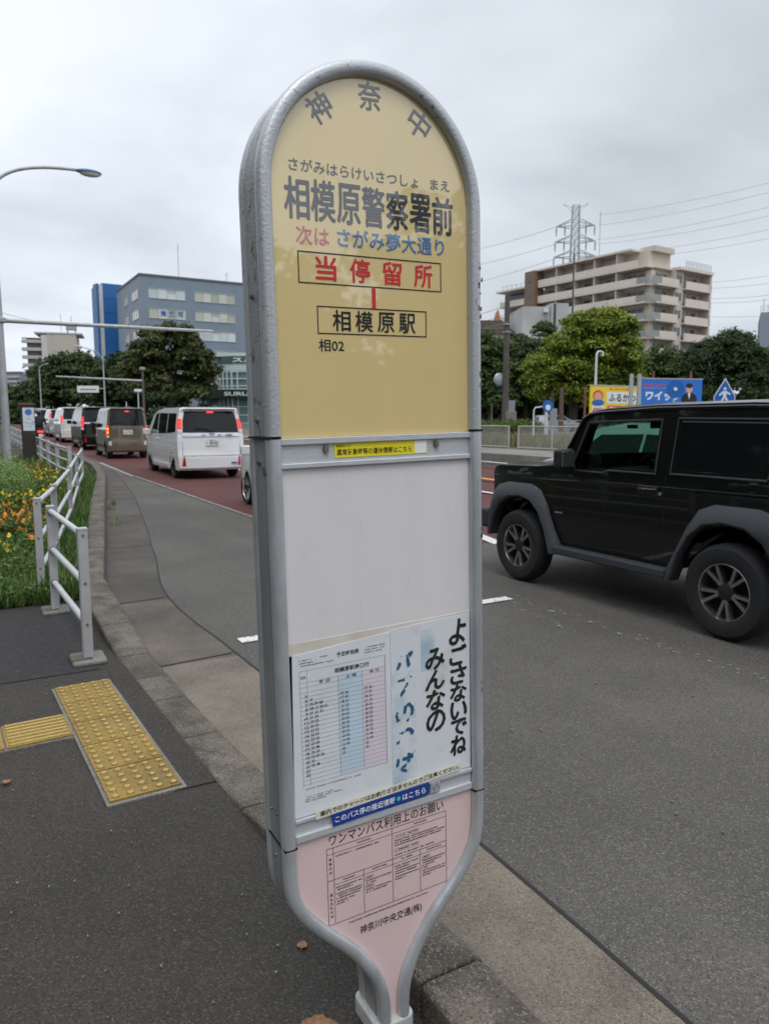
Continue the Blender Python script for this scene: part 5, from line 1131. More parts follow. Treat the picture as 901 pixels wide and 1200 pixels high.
ptree('broad dark tree in front of the cream apartment block', 92, 105, [(92, 440, 28, 24), (70, 450, 24, 24), (114, 446, 20, 22), (96, 464, 44, 22), (60, 468, 20, 18)], LD, .29, 19000, 23, tufts=160, tr=1.4)
ptree('smaller dark tree left of the broad dark tree by the apartment block', 50, 118, [(50, 468, 18, 18), (62, 458, 12, 14), (44, 478, 20, 12)], LD2, .32, 8000, 24, tufts=60, tr=1.3)
ptree('lowest mid green tree farthest left beyond the lamp post', 24, 125, [(24, 470, 18, 14), (8, 474, 14, 14), (22, 480, 24, 10)], LM, .32, 8000, 25, tufts=60, tr=1.2)
ptree('dark tree hidden behind the white minivan and the round dark tree', 172, 104, [(172, 462, 26, 22), (190, 472, 40, 16), (222, 472, 24, 14)], LD2, .30, 11000, 26, tufts=90, tr=1.4)
ptree('bright green round camphor tree in front of the beige apartment block', 668, 58, [(698, 405, 42, 38), (708, 438, 38, 36), (650, 428, 34, 32), (632, 448, 22, 26), (676, 400, 28, 30), (672, 448, 32, 28), (728, 436, 17, 32), (696, 466, 40, 18), (646, 462, 26, 18)], LL, .11, 90000, 31, trunk_r=.28, tufts=430, tr=.72, group=RG, asp=.55, inner=.18, up=.5)
ptree('dark broadleaf tree behind the utility pole, nearest the bus stop sign', 572, 74, [(570, 425, 26, 30), (560, 455, 28, 34), (590, 440, 24, 32), (572, 472, 34, 18)], LM, .20, 20000, 32, group=RG, tufts=160, tr=1.0)
ptree('dark broadleaf tree between the utility pole and the bright camphor tree', 612, 78, [(612, 425, 26, 28), (600, 455, 30, 30), (635, 440, 26, 36), (614, 470, 36, 18)], LD, .21, 20000, 33, group=RG, tufts=160, tr=1.0)
ptree('dark tree behind the trunk of the bright camphor tree', 662, 80, [(662, 450, 34, 34), (705, 455, 34, 32), (690, 472, 46, 18)], LD2, .22, 16000, 34, group=RG, tufts=130, tr=1.1)
ptree('mid green tree behind the yellow and blue advertising boards', 768, 80, [(764, 436, 28, 24), (790, 442, 26, 26), (748, 452, 26, 26), (775, 464, 40, 22)], LM, .20, 22000, 35, group=RG, tufts=180, tr=1.0)
ptree('dark spreading tree behind the blue crossing sign', 848, 62, [(845, 425, 34, 26), (820, 430, 24, 24), (872, 438, 24, 24), (846, 454, 48, 22), (850, 404, 20, 12), (825, 412, 14, 10)], LD2, .17, 26000, 36, group=RG, tufts=230, tr=.8, asp=.4)
ptree('mid green tree at the right photo edge behind the dark spreading tree', 896, 76, [(896, 432, 24, 26), (910, 440, 26, 32), (892, 460, 26, 20)], LM, .21, 12000, 37, group=RG, tufts=90, tr=1.0)
ptree('small sparse tree in front of the pale grey building', 634, 66, [(632, 392, 13, 12), (642, 404, 10, 10)], LM, .12, 2600, 38, group=RG, tufts=40, tr=.45, trunk_r=.1, limbs=5)
def thicket(x0, x1, D, y0, n, m, seed, label, size=.3):
    g = np.random.default_rng(seed); bl_ = []
    for k in range(46):
        px = x0+(x1-x0)*g.random(); d_ = D*g.uniform(.97, 1.05); p = far(px, d_); h_ = hgt(y0, d_)*g.uniform(.6, 1.0); bl_.append((p.x, p.y, h_*.45, 1.9, 1.9, h_*.55))
    P, nn = ball_leaves(g, bl_, n, .4, .2, .25); V, T = leafcloud(P, nn, size, g, .6); tag(raw_mesh('undergrowth', V, T, 4, m), label, 'undergrowth', kind='stuff')
thicket(545, 915, 82, 450, 24000, LD, 61, 'dark undergrowth below the trees beyond the far fence')
thicket(0, 290, 122, 474, 12000, LD2, 62, 'dark undergrowth below the trees on the left beyond the cars', .4)
HG = leafmat('hedge_green', (.04, .08, .012), (.12, .18, .03), 2)
hb = far(574, 46); shrub('clipped_hedge', [(-2.0+.9*k, -.15*k, .55, .8, .7, .62) for k in range(6)], 9000, .07, HG, 'light green clipped hedge beside the utility pole', 'hedge', seed=9, loc=(hb.x, hb.y, .42), asp=.5)

# ------------------------------------------------------------------ far side of the road
far_w = mat('far_wall_concrete', (.20, .185, .165), .85, var=.25, scale=1.2, detail=9)
b = MB(); b.box((15.55, 60, .19), (.30, 200, .46)); o = b.build('retaining_kerb', far_w); struct(o)
b = MB(); b.add([(15.7, -40, .40), (18.9, -40, .40), (18.9, 160, .40), (15.7, 160, .40)], [(0, 1, 2, 3)]); o = b.build('far_path', M['conc']); struct(o)
b = MB(); b.add([(18.9, -40, .41), (24.5, -40, .62), (24.5, 160, .62), (18.9, 160, .41)], [(0, 1, 2, 3)]); o = b.build('verge', M['verge']); struct(o)
b = MB(); b.add([(24.5, -60, .6), (260, -60, .6), (260, 400, .6), (24.5, 400, .6)], [(0, 1, 2, 3)]); o = b.build('far_yard', M['base_g']); struct(o)
def vg(g, n): return np.stack([19.1+5.2*g.random(n), 8+50*g.random(n)], 1)
VG = leafmat('dry_verge_grass', (.10, .10, .035), (.22, .20, .085), .8)
blades('verge_grass', 16000, vg, .15, .5, .05, VG, ztab=.40, seed=31, lean=.7, label='dry yellow green grass on the verge behind the wire fence')
# wire mesh fence
M['fence'] = mat('fence_steel', (.42, .41, .38), .55, var=.12, scale=4)
MESH = bpy.data.materials.new('wire_mesh'); MESH.use_nodes = True; t = MESH.node_tree; bb = t.nodes['Principled BSDF']; bb.inputs['Base Color'].default_value = (.40, .39, .36, 1); bb.inputs['Roughness'].default_value = .6
g_ = t.nodes.new('ShaderNodeTexCoord'); 
wv = []
for s_ in (1, -1):
    mp_ = t.nodes.new('ShaderNodeMapping'); mp_.inputs['Rotation'].default_value = (R(45*s_), 0, 0); w_ = t.nodes.new('ShaderNodeTexWave'); w_.bands_direction = 'Y'; w_.inputs['Scale'].default_value = 4.2
    t.links.new(g_.outputs['Object'], mp_.inputs[0]); t.links.new(mp_.outputs[0], w_.inputs[0]); c_ = t.nodes.new('ShaderNodeMath'); c_.operation = 'GREATER_THAN'; c_.inputs[1].default_value = .90; t.links.new(w_.outputs['Fac'], c_.inputs[0]); wv.append(c_)
mxm = t.nodes.new('ShaderNodeMath'); mxm.operation = 'MAXIMUM'; t.links.new(wv[0].outputs[0], mxm.inputs[0]); t.links.new(wv[1].outputs[0], mxm.inputs[1]); t.links.new(mxm.outputs[0], bb.inputs['Alpha'])
def mesh_fence(y0, y1, label):
    fx = 19.0; o = empty('mesh_fence', (fx, y0, .40)); tag(o, label, 'fence', 'wire mesh fences on the far side of the road')
    k = max(1, round((y1-y0)/2.0))
    for i in range(k+1):
        q = MB(); q.cyl((0, (y1-y0)*i/k, 0), (0, (y1-y0)*i/k, .92), .032, 0, 8); q.build('post', M['fence'], o, smooth=True)
    q = MB(); 
    for z in (.90, .06): q.tube([(0, 0, z), (0, y1-y0, z)], .024, 0, 8)
    q.build('rail', M['fence'], o, smooth=True); q = MB(); q.add([(0, 0, .06), (0, y1-y0, .06), (0, y1-y0, .9), (0, 0, .9)], [(0, 1, 2, 3)]); q.build('mesh_panel', MESH, o)
mesh_fence(-10, 23.3, 'wire mesh fence right of the gap, running behind the black off-road car'); mesh_fence(23.9, 70, 'wire mesh fence left of the gap, running behind the bus stop sign')

# poles, signs and boards
WOODP = mat('concrete_pole', (.17, .15, .13), .85, var=.2, scale=3); RUST = mat('rust_red_post', (.20, .07, .045), .7, var=.3, scale=4); WPOST = mat('white_post', (.60, .62, .63), .5)
o, h = pole_at('utility_pole', 589.5, 50, 346, 'dark utility pole with a crossarm and round mirror beside the bus stop sign', 'utility pole', .24, mat('dark_weathered_pole', (.085, .075, .066), .85, var=.2, scale=3), base=.6)
b = MB(); zc = hgt(380, 50)-.6; b.box((0, 0, zc), (.42, .42, .12)); b.box((0, 0, zc-.5), (.40, .40, .10)); b.build('pole_band', mat('zinc', (.3, .3, .3), .5, .5), o)
b = MB(); d = -RT*1.7; b.tube([(0, 0, zc-.25), (d.x, d.y, zc-.30)], .045, 0, 8); b.tube([(0, 0, zc+.1), (d.x*.9, d.y*.9, zc-.28)], .035, 0, 8); b.build('crossarm', WOODP, o)
b = MB(); mz = hgt(445, 50)-.6; dd = -RT*.42-FH*.1; Xm = Matrix.Translation((dd.x, dd.y, mz)) @ Matrix.Rotation(-YAW+R(25), 4, 'Z') @ Matrix.Rotation(R(90), 4, 'X'); b.lathe([(.0001, .05), (.3, .03), (.43, .0), (.45, -.03), (.0001, -.06)], 28, 0, Xm); b.build('round_mirror', mat('mirror_back', (.33, .34, .36), .35, .5), o, smooth=True, ang=50)
b = MB(); dd = RT*.35-FH*.1; b.box((dd.x, dd.y, .75), (.72, .5, 1.5), rz=-YAW); b.build('base_box', mat('pinkish_box', (.20, .165, .155), .7), o, bev=.03)
for z, dz, wn in ((hgt(358, 50), 1.0, 'uppermost'), (hgt(368, 50), .6, 'middle'), (hgt(377, 50), .2, 'lowest')):
    p = far(589.5, 50); a = Vector((p.x, p.y, z)); e = far(470, 62); e.z = z+dz*.5
    q = MB(); q.tube([a.lerp(e, k/8)-Vector((0, 0, .5*math.sin(math.pi*k/8))) for k in range(9)], .014, 0, 5); tag(q.build('service_wire', BPL), f'{wn} of three thin dark wires running left from the utility pole behind the sign', 'wire', 'wires from the utility pole')
o, h = pole_at('utility_pole', 663.5, 92, 296, 'tall thin dark pole rising before the beige apartment block', 'pole', .14, mat('dark_pole', (.05, .052, .055), .6), base=.6)
b = MB(); b.cyl((0, 0, h), (0, 0, h+1.5), .03, 0, 6); b.build('pole_tip', BPL, o)
o, h = pole_at('utility_pole', 643.5, 70, 356, 'dark pole in front of the pale grey building, left of the bright camphor tree', 'pole', .17, mat('dark_wood_pole', (.075, .06, .05), .8), base=.6)
o, h = pole_at('lamp_post', 692.5, 40, 416, 'slim pale lamp post with a small hooked head in front of the camphor tree', 'lamp post', .085, WPOST, base=.5, group='street lamp posts'); b = MB(); b.tube([(0, 0, h)]+bez((0, 0, h), (.1, 0, h+.32), (.34, -.15, h+.12), 8)+[(.30, -.14, h-.05)], .05, 0, 8); b.build('lamp_arm', WPOST, o, smooth=True)
def disc(b, c, r, mi, rot, n=28, th=.02):
    X = Matrix.Translation(c) @ Matrix.Rotation(rot, 4, 'Z') @ Matrix.Rotation(R(90), 4, 'X'); b.lathe([(.0001, th), (r, th), (r, 0), (.0001, 0)], n, mi, X); return X
SB = mat('sign_blue', (.015, .12, .42), .4); SW = mat('sign_white', (.72, .74, .76), .4)
o, h = pole_at('road_sign', 622.5, 44, 480, 'white bent pipe post with a small blue round road sign at its top', 'road sign', .06, WPOST, base=.45)
b = MB(); b.tube([(0, 0, h-.05), (.1*RT.x, .1*RT.y, h+.12), (.5*RT.x, .5*RT.y, h+.16)], .045, 0, 8); b.build('post_arm', WPOST, o, smooth=True)
b = MB(); c = RT*.82; disc(b, (c.x, c.y, h+.20), .36, 0, -YAW+R(20)); c2 = c-FH*.03; disc(b, (c2.x, c2.y, h+.12), .17, 1, -YAW+R(20)); b.build('sign_disc', [SB, SW], o, smooth=True, ang=40)
o, h = pole_at('white_post', 637, 45, 476, 'plain white post with a grey box right of the bent white pipe', 'post', .13, WPOST, base=.45)
b = MB(); c = RT*.42; b.box((c.x, c.y, h-.65), (.42, .2, 1.0), rz=-YAW); b.build('post_box', mat('box_grey', (.28, .29, .30), .6), o, bev=.02)
for px, tp, lab in ((595.5, 473, 'grey board on a short post right of the utility pole'), (574, 473, 'thin dark brown post left of the utility pole')):
    o, h = pole_at('short_post', px, 52, tp, lab, 'post', .05, WOODP, base=.6)
    if px > 590: q = MB(); q.box((0, -.1, h-.25), (.5, .04, .95), rz=-YAW); q.build('notice_plate', mat('plate_grey', (.25, .26, .28), .5), o)
o, h = pole_at('tree_stake', 654, 55, 454, 'thick brown post standing before the bright camphor tree', 'post', .20, mat('brown_stake', (.11, .075, .055), .85), base=.6)
o, h = pole_at('tree_stake', 681, 48, 453, 'thin rusty brown post left of the yellow advertising board', 'post', .08, RUST, base=.6)
o, h = pole_at('yard_fence', 645, 47, 492, 'pale green wire fence with thin posts behind the white post', 'fence', .04, WPOST, base=.5)
b = MB()
for k in range(7): c = RT*(.55*k+.3); b.cyl((c.x, c.y, 0), (c.x, c.y, h), .03, 0, 6)
for z in (.25, h-.05): b.tube([(0, 0, z), (RT.x*3.7, RT.y*3.7, z)], .02, 0, 6)
b.build('fence_bars', mat('pale_green_metal', (.30, .36, .32), .6), o)
BY = mat('board_yellow', (.80, .57, .02), .4); BR = mat('board_red', (.66, .05, .03), .45); BB = mat('board_blue', (.02, .16, .56), .4); SKIN_ = mat('printed_skin', (.62, .36, .25), .5)
def board(name, label, x0, x1, y0, y1, D, D2, base_m, post_px, extra):
    a, c = far(x0, D), far(x1, D2); z1, z0 = hgt(y0, D), hgt(y1, D); W_ = (c-a).length; rz = math.atan2((c-a).y, (c-a).x); o = empty(name, (a.x, a.y, .6), (0, 0, rz)); tag(o, label, 'advertising board', 'advertising boards beyond the far fence')
    H_ = z1-z0; q = MB(); q.box((W_/2, .03, z0-.6+H_/2), (W_, .06, H_))
    P = lambda u, v, d=.0: (u*W_, -.003-d, z0-.6+v*H_)
    extra(q, P); q.build('board_panel', [base_m, SW, BR, M['ink'], SB, SKIN_, M['teal'], BY], o)
    for u in post_px:
        s = MB(); s.cyl((W_*u, .14, 0), (W_*u, .14, z1-.6+(.45 if name != 'yellow_board' else -.1)), .06, 0, 8); s.build('board_post', RUST, o)
    s = MB(); s.box((W_/2, .03, z1-.6+.03), (W_+.06, .09, .06)); s.build('board_frame', M['gal'], o)
    return o
def quad(q, P, u0, u1, v0, v1, mi, d=.004): q.add([P(u0, v0, d), P(u1, v0, d), P(u1, v1, d), P(u0, v1, d)], [(0, 1, 2, 3)], mi)
def oval_(q, P, u, v, ru, rv, mi, d=.006, n=18): q.add([P(u+ru*math.cos(2*math.pi*k/n), v+rv*math.sin(2*math.pi*k/n), d) for k in range(n)], [tuple(range(n))], mi)
def yb(q, P):
    quad(q, P, .34, 1.0, .40, .80, 1); text_fit(q, 'ふるかわ', (.38, .96, .46, .74), 3, lambda u, v: P(u, v, .006), .03)
    text_fit(q, '歯・あごのかみ合わせ', (.40, .92, .86, .95), 2, lambda u, v: P(u, v, .006), .02)
    quad(q, P, .04, .30, .0, .30, 1); text_fit(q, '歯科', (.06, .28, .04, .26), 2, lambda u, v: P(u, v, .008), .03)
    quad(q, P, .36, .68, .04, .32, 2); text_fit(q, '医院', (.40, .64, .07, .29), 1, lambda u, v: P(u, v, .008), .03); quad(q, P, .74, .96, .04, .32, 2)
    oval_(q, P, .16, .66, .11, .20, 2); oval_(q, P, .16, .63, .085, .155, 5, .008); oval_(q, P, .16, .42, .13, .11, 4, .009)
board('yellow_board', 'yellow advertising board with large black kana on a white strip', 687, 741, 452, 486, 38, 39.5, BY, (.1, .9), yb)
def bbd(q, P):
    text_fit(q, 'おかげさまで', (.04, .40, .72, .84), 2, lambda u, v: P(u, v, .006), .03); quad(q, P, .04, .42, .70, .705, 1)
    text_fit(q, 'ワイップ', (.08, .66, .30, .62), 1, lambda u, v: P(u, v, .006), .05); quad(q, P, .5, .98, .02, .18, 1)
    oval_(q, P, .785, .70, .055, .15, 5, .008); oval_(q, P, .785, .80, .058, .085, 3, .009); oval_(q, P, .79, .34, .13, .24, 3, .007); q.add([P(.765, .55, .009), P(.81, .55, .009), P(.79, .34, .009)], [(0, 1, 2)], 1)
board('blue_board', 'blue advertising board with white kana and a portrait of a person in dark suit', 744.5, 815, 444, 480, 41, 42, BB, (.22, .83), bbd)
for px, lab in ((733.5, 'left of two grey pipe posts standing between the yellow and blue boards'), (742.5, 'right of two grey pipe posts standing between the yellow and blue boards')): pole_at('pipe_post', px, 36, 438, lab, 'post', .14, mat('pipe_grey', (.38, .39, .40), .6), base=.5)
o, h = pole_at('road_sign', 783, 33, 447, 'blue round road sign in front of the blue advertising board', 'road sign', .04, WPOST, base=.42)
b = MB(); disc(b, (0, -.05, hgt(456, 33)-.42), .40, 0, -YAW); c = -FH*.03; disc(b, (c.x, c.y-.05, hgt(456, 33)-.42), .08, 1, -YAW); b.build('sign_disc', [SB, SW], o, smooth=True, ang=40)
o, h = pole_at('crossing_sign', 841, 30, 446, 'blue house shaped pedestrian crossing sign with a white walking figure', 'road sign', .035, WPOST, base=.42)
zc = hgt(466, 30)-.42; X = Matrix.Translation((0, 0, zc)) @ Matrix.Rotation(-YAW-R(12), 4, 'Z')
def ex(q, poly, mi, d, s=1.0): q.prism([(x*s, z*s) for x, z in poly], lambda p, t: (p[0], -d-.006+.012*t, p[1]), mi, X)
b = MB(); ex(b, [(-.40, -.36), (.40, -.36), (.40, .06), (0, .78), (-.40, .06)], 1, .04); ex(b, [(-.37, -.33), (.37, -.33), (.37, .05), (0, .71), (-.37, .05)], 0, .046)
ex(b, [(0, .55), (-.24, .02), (.24, .02)], 1, .052) if False else None
for pl_ in ([(-.05, .30), (.05, .30), (.05, .40), (-.05, .40)], [(-.07, .26), (.07, .26), (.05, .0), (-.06, .0)], [(-.06, .02), (.02, .02), (-.14, -.26), (-.22, -.26)], [(-.02, .02), (.06, .02), (.22, -.24), (.14, -.26)], [(-.07, .26), (-.05, .18), (-.20, .06), (-.22, .12)], [(.07, .26), (.05, .18), (.2, .1), (.22, .15)], [(-.32, -.30), (-.16, -.30), (-.16, -.27), (-.32, -.27)], [(-.06, -.30), (.08, -.30), (.08, -.27), (-.06, -.27)], [(.18, -.30), (.32, -.30), (.32, -.27), (.18, -.27)]): ex(b, pl_, 1, .052)
b.build('sign_plate', [SB, SW], o)

# ------------------------------------------------------------------ buildings
def glassm(name, a, c, rough=.12):
    m = mat(name, a, rough); t = m.node_tree; g_ = t.nodes.new('ShaderNodeNewGeometry'); r = t.nodes.new('ShaderNodeValToRGB'); e = r.color_ramp.elements
    e[0].color = (*[x*.75 for x in a], 1); e[1].color = (*c, 1); e.new(.5).color = (*a, 1); r.color_ramp.interpolation = 'CONSTANT' if False else 'LINEAR'
    t.links.new(g_.outputs['Random Per Island'], r.inputs[0]); t.links.new(r.outputs[0], t.nodes['Principled BSDF'].inputs['Base Color']); return m
WIN_L = glassm('lit_office_glass', (.42, .44, .36), (.58, .58, .52)); WIN_D = glassm('dark_window_glass', (.09, .10, .105), (.14, .16, .17)); WIN_G = glassm('teal_glass', (.10, .17, .17), (.2, .29, .29))
def facade_window(parent, X, x0, x1, z0, z1, n, glass=WIN_L, frame=None, dep=.10, low=True):
    """a strip window on the local y=0 face: frame proud, panes set back"""
    f = MB(); t_ = .07
    for a, c in (((x0+x1)/2, z1), ((x0+x1)/2, z0)): f.box((a, -.03, c), (x1-x0+.1, .12, t_), 0, X)
    for k in range(n+1): f.box((x0+(x1-x0)*k/n, -.025, (z0+z1)/2), (t_, .10, z1-z0), 0, X)
    w_ = f.build('window', frame or mat_frame, parent); g = MB()
    for k in range(n):
        xa, xb = x0+(x1-x0)*k/n, x0+(x1-x0)*(k+1)/n; q_ = random.choice((0, 0, .25, .45)); zz = z1-(z1-z0)*q_
        g.box(((xa+xb)/2, -.004, (z0+zz)/2), (xb-xa, .02, zz-z0), 0, X)
        if q_: g.box(((xa+xb)/2, -.004, (zz+z1)/2), (xb-xa, .02, z1-zz), 0, X)
    g.build('pane', glass, w_); return w_
mat_frame = mat('window_frame', (.42, .43, .42), .5)
def frame_of(a, c):  # matrix whose x axis runs from a to c, y axis points away from the viewer's side
    d = Vector((c.x-a.x, c.y-a.y, 0)).normalized(); return d
# --- grey blue office
WB = mat('grey_blue_panel', (.195, .24, .29), .6, var=.05, scale=.4)
K = far(174.3, 130); Rr = far(288, 139)-K; Rr.z = 0; Ru = Rr.normalized(); Lu = Vector((-Ru.y, Ru.x, 0))
ofc = empty('office_building', (K.x, K.y, 0), (0, 0, math.atan2(Ru.y, Ru.x))); tag(ofc, 'large grey blue office building with rows of pale strip windows behind the round dark tree', 'building')
Hh = hgt(322, 130); b = MB(); b.box((24, 10, Hh/2), (48, 20, Hh)); b.build('wall', WB, ofc)
b = MB(); b.box((24, 10, Hh+.15), (48.3, 20.3, .3)); b.build('roof_edge', mat('roof_edge_grey', (.12, .13, .14), .6), ofc)
I4 = Matrix.Identity(4); XL = Matrix.Rotation(R(-90), 4, 'Z')
flz = [(hgt(350, 130.5), hgt(338, 130.5))]; pit_ = hgt(342, 131)-hgt(365.5, 131)
for k in range(7):
    z1 = hgt(337.0, 130.5)-pit_*k; z0 = z1-1.65
    for i, x0 in enumerate((1.4, 9.4, 18.6, 28, 37)):
        if z0 > 1: facade_window(ofc, I4, x0, x0+(6.3 if i == 0 else 7.3 if i == 1 else 7), z0, z1, 4 if i == 0 else 5, WIN_L if (i+k) % 3 else glassm('pale_glass', (.45, .5, .5), (.6, .64, .64)))
    for y0, y1, n in ((1.6, 6.6, 3), (10, 13, 2)):
        if z0 > 1: facade_window(ofc, XL, -y1, -y0, z0, z1, n)
q = MB(); z1 = hgt(337.0, 130.5)-pit_; 
for tx, u in (('売', 3.3), ('貸', 4.8), ('可', 6.3)): text_fit(q, tx, (u, u+1.0, z1-1.25, z1-.3), 0, lambda u, v: (u, -.06, v), .04)
q.build('window_sign', SB, ofc)
for x, h_, d in ((.0, 0, 0), (7.5, 6.5, 3), (17, 3, 5), (33, 5, 4), (36, 2.5, 2)):
    if h_: q = MB(); q.cyl((x, d, Hh), (x, d, Hh+h_), .06, 0, 6); q.box((x, d, Hh+h_*.8), (1.0 if h_ < 4 else .1, .05, .05)); q.build('roof_aerial', M['gal'], ofc)
# --- blue slab tower
K = far(132, 150); C_ = far(152, 152)-K; C_.z = 0; Cu = C_.normalized(); bt = empty('blue_tower', (K.x, K.y, 0), (0, 0, math.atan2(Cu.y, Cu.x))); tag(bt, 'tall narrow bright blue tower with a pale side strip left of the office building', 'building')
Hb = hgt(331.5, 150); b = MB(); b.box((3, 4, Hb/2), (6, 8, Hb)); b.build('wall', mat('tower_blue', (.02, .12, .34), .45, var=.06, scale=.3), bt)
b = MB(); b.box((-.36, 1.0, Hb/2-.2), (.70, 2.2, Hb-.4)); b.build('pale_strip', mat('tower_pale', (.5, .5, .49), .6, var=.06, scale=.5), bt); b = MB(); b.box((-.95, 1.2, Hb/2-.1), (.46, 2.4, Hb-.2)); b.build('blue_edge', mat('tower_edge', (.03, .13, .28), .5), bt)
b = MB(); 
for k in range(9): b.box((3, -.015, Hb*(k+1)/10), (6, .02, .05))
b.build('panel_joint', mat('joint_blue', (.012, .08, .24), .5), bt)
# --- bank building with rounded corner
GB = mat('bank_green', (.055, .105, .085), .45, var=.05, scale=.5); PB = mat('bank_pale', (.48, .55, .54), .5, var=.04, scale=.6)
K = far(262, 96); bank_ = empty('bank_building', (K.x, K.y, 0), (0, 0, -YAW)); tag(bank_, 'green and glass bank building with a rounded corner, half hidden by the sign frame', 'building')
def slab(name, z0, z1, off, m, mi=0, top=True):
    # plan outline: front along +x, then a curved return going back on the left
    P = [(24, 0-off), (2.2, -off)]+[(2.2-(3.2+off)*math.sin(a), 3.2-(3.2+off)*math.cos(a)) for a in np.linspace(.0, 1.15, 10)]+[(-3.4-off-.5, 8), (-6-off, 13), (0, 26), (24, 26)]
    b = MB(); b.prism(P, lambda p, t: (p[0], p[1], z0+(z1-z0)*t)); return b.build(name, m, bank_), P
D_ = 96; zt, z2, z3, z4, z5, z6 = hgt(417, D_), hgt(425.5, D_), hgt(434.5, D_), hgt(456.5, D_), hgt(466.5, D_), 0
slab('wall', z2, zt-.02, .12, GB); slab('pale_fascia', z3, z2, .0, PB); _, PP = slab('glazing', z4, z3, -.15, WIN_G); slab('canopy', z5, z4, .55, mat('canopy_green', (.016, .032, .026), .5)); slab('ground_floor', 0, z5, -.3, WIN_G)
b = MB(); b.box((9, 2, zt+.2), (22, 3, .5)); b.build('roof_edge', PB, bank_)
b = MB()
Pm = [(24, .10)]+[(24-2.05*k, .10) for k in range(1, 12)]+[(2.2-3.1*math.sin(a), 3.2-3.1*math.cos(a)) for a in np.linspace(.0, 1.15, 6)]+[(-3.7, 8), (-5, 10.8), (-6.0, 13)]
for x, y_ in Pm: b.box((x, y_, (z3+z4)/2), (.16, .16, z3-z4)); b.box((x, y_+.2, z5/2), (.14, .14, z5))
for z in (z3-.1, z4+(z3-z4)*.58, z4+(z3-z4)*.20, z4+.1): b.tube([(x, y_, z) for x, y_ in Pm], .10, 0, 4)
for z in (z5*.5, z5*.75): b.tube([(x, y_+.2, z) for x, y_ in Pm], .07, 0, 4)
b.build('mullions', mat('mullion_pale', (.50, .56, .56), .5), bank_)
b = MB(); text_fit(b, 'スルガ銀行', (1.6, 9.0, zt-.84, zt-.16), 0, lambda u, v: (u, -.16, v), .04); LW = mat('letter_white', (.65, .68, .67), .5); b.build('sign_letters', LW, bank_); b = MB(); text_fit(b, 'SURUGA BANK', (.6, 9.4, z5+.28, z4-.30), 0, lambda u, v: (u, -.60, v), .03); b.build('sign_letters', LW, bank_)
# --- cream apartment block
K = far(66, 265); Ru = (far(99.5, 268)-K); Ru.z = 0; ca = empty('apartment_block', (K.x, K.y, 0), (0, 0, math.atan2(Ru.y, Ru.x))); tag(ca, 'cream apartment block with a blank end wall and stacked balconies behind the broad dark tree', 'building')
Hc = hgt(391.5, 265); W_ = Ru.length; b = MB(); b.box((W_/2, 8, Hc/2), (W_, 16, Hc)); b.build('wall', mat('cream_wall', (.42, .39, .33), .7, var=.05, scale=.2), ca); b = MB(); b.box((-.9, 6, Hc/2), (1.8, 12, Hc-.6)); b.build('pale_pier', mat('pale_pier_wall', (.5, .49, .46), .7), ca)
b = MB(); b.box((W_/2-1, 7, Hc+.45), (W_+6, 14, .5)); b.box((2, -.2, Hc+.2), (.3, .3, .5)); b.box((8, -.2, Hc+.2), (.3, .3, .5)); b.build('roof_canopy', M['gal'], ca)
b = MB(); 
for x in (6.6, 9.2):
    for y_ in (2, 5): b.box((x, y_, Hc+2.0), (.22, .22, 3))
b.box((7.9, 3.5, Hc+2.8), (3.4, 3.6, 1.4)); b.build('roof_tank', mat('tank_grey', (.30, .31, .31), .6), ca); b = MB(); b.cyl((4.6, 3, Hc), (4.6, 3, Hc+7.5), .09, 0, 6); b.cyl((8, 3, Hc+3), (8, 3, Hc+7.0), .12, 0, 6); b.build('roof_aerial', M['gal'], ca)
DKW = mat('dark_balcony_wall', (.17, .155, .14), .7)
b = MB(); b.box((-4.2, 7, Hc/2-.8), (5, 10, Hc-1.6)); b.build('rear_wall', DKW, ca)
for k in range(10):
    z = Hc-1.6-2.75*k; b = MB(); b.box((-5.0, 1.6, z-.9), (6.4, 2.4, 1.05)); b.box((-5.0, 1.9, z+.2), (6.4, 2.8, .16)) if k == 0 else None; b.build('balcony', mat_bal if k else (globals().__setitem__('mat_bal', mat('balcony_front', (.40, .385, .36), .7, var=.08, scale=.6)) or mat_bal), ca)
# --- far apartment slab
K = far(3, 480); fa = empty('far_apartment_block', (K.x, K.y, 0), (0, 0, -YAW-R(6))); tag(fa, 'distant grey apartment slab with pale balcony bands low at the left photo edge', 'building')
Hf = hgt(437, 480); b = MB(); b.box((2, 6, Hf/2), (32, 12, Hf)); b.build('wall', mat('far_grey', (.22, .24, .28), .7), fa)
b = MB(); b.box((2, 6, Hf+.3), (33, 13, .9)); b.build('roof_edge', mat('far_roof', (.14, .15, .17), .7), fa)
for k in range(9):
    for x0, x1 in ((-13.5, -3), (-1.5, 8), (9.5, 17.6)): b = MB(); b.box(((x0+x1)/2, -.5, Hf-2.6-2.9*k), (x1-x0, 1.2, 1.2)); b.build('balcony', mat_bal, fa)
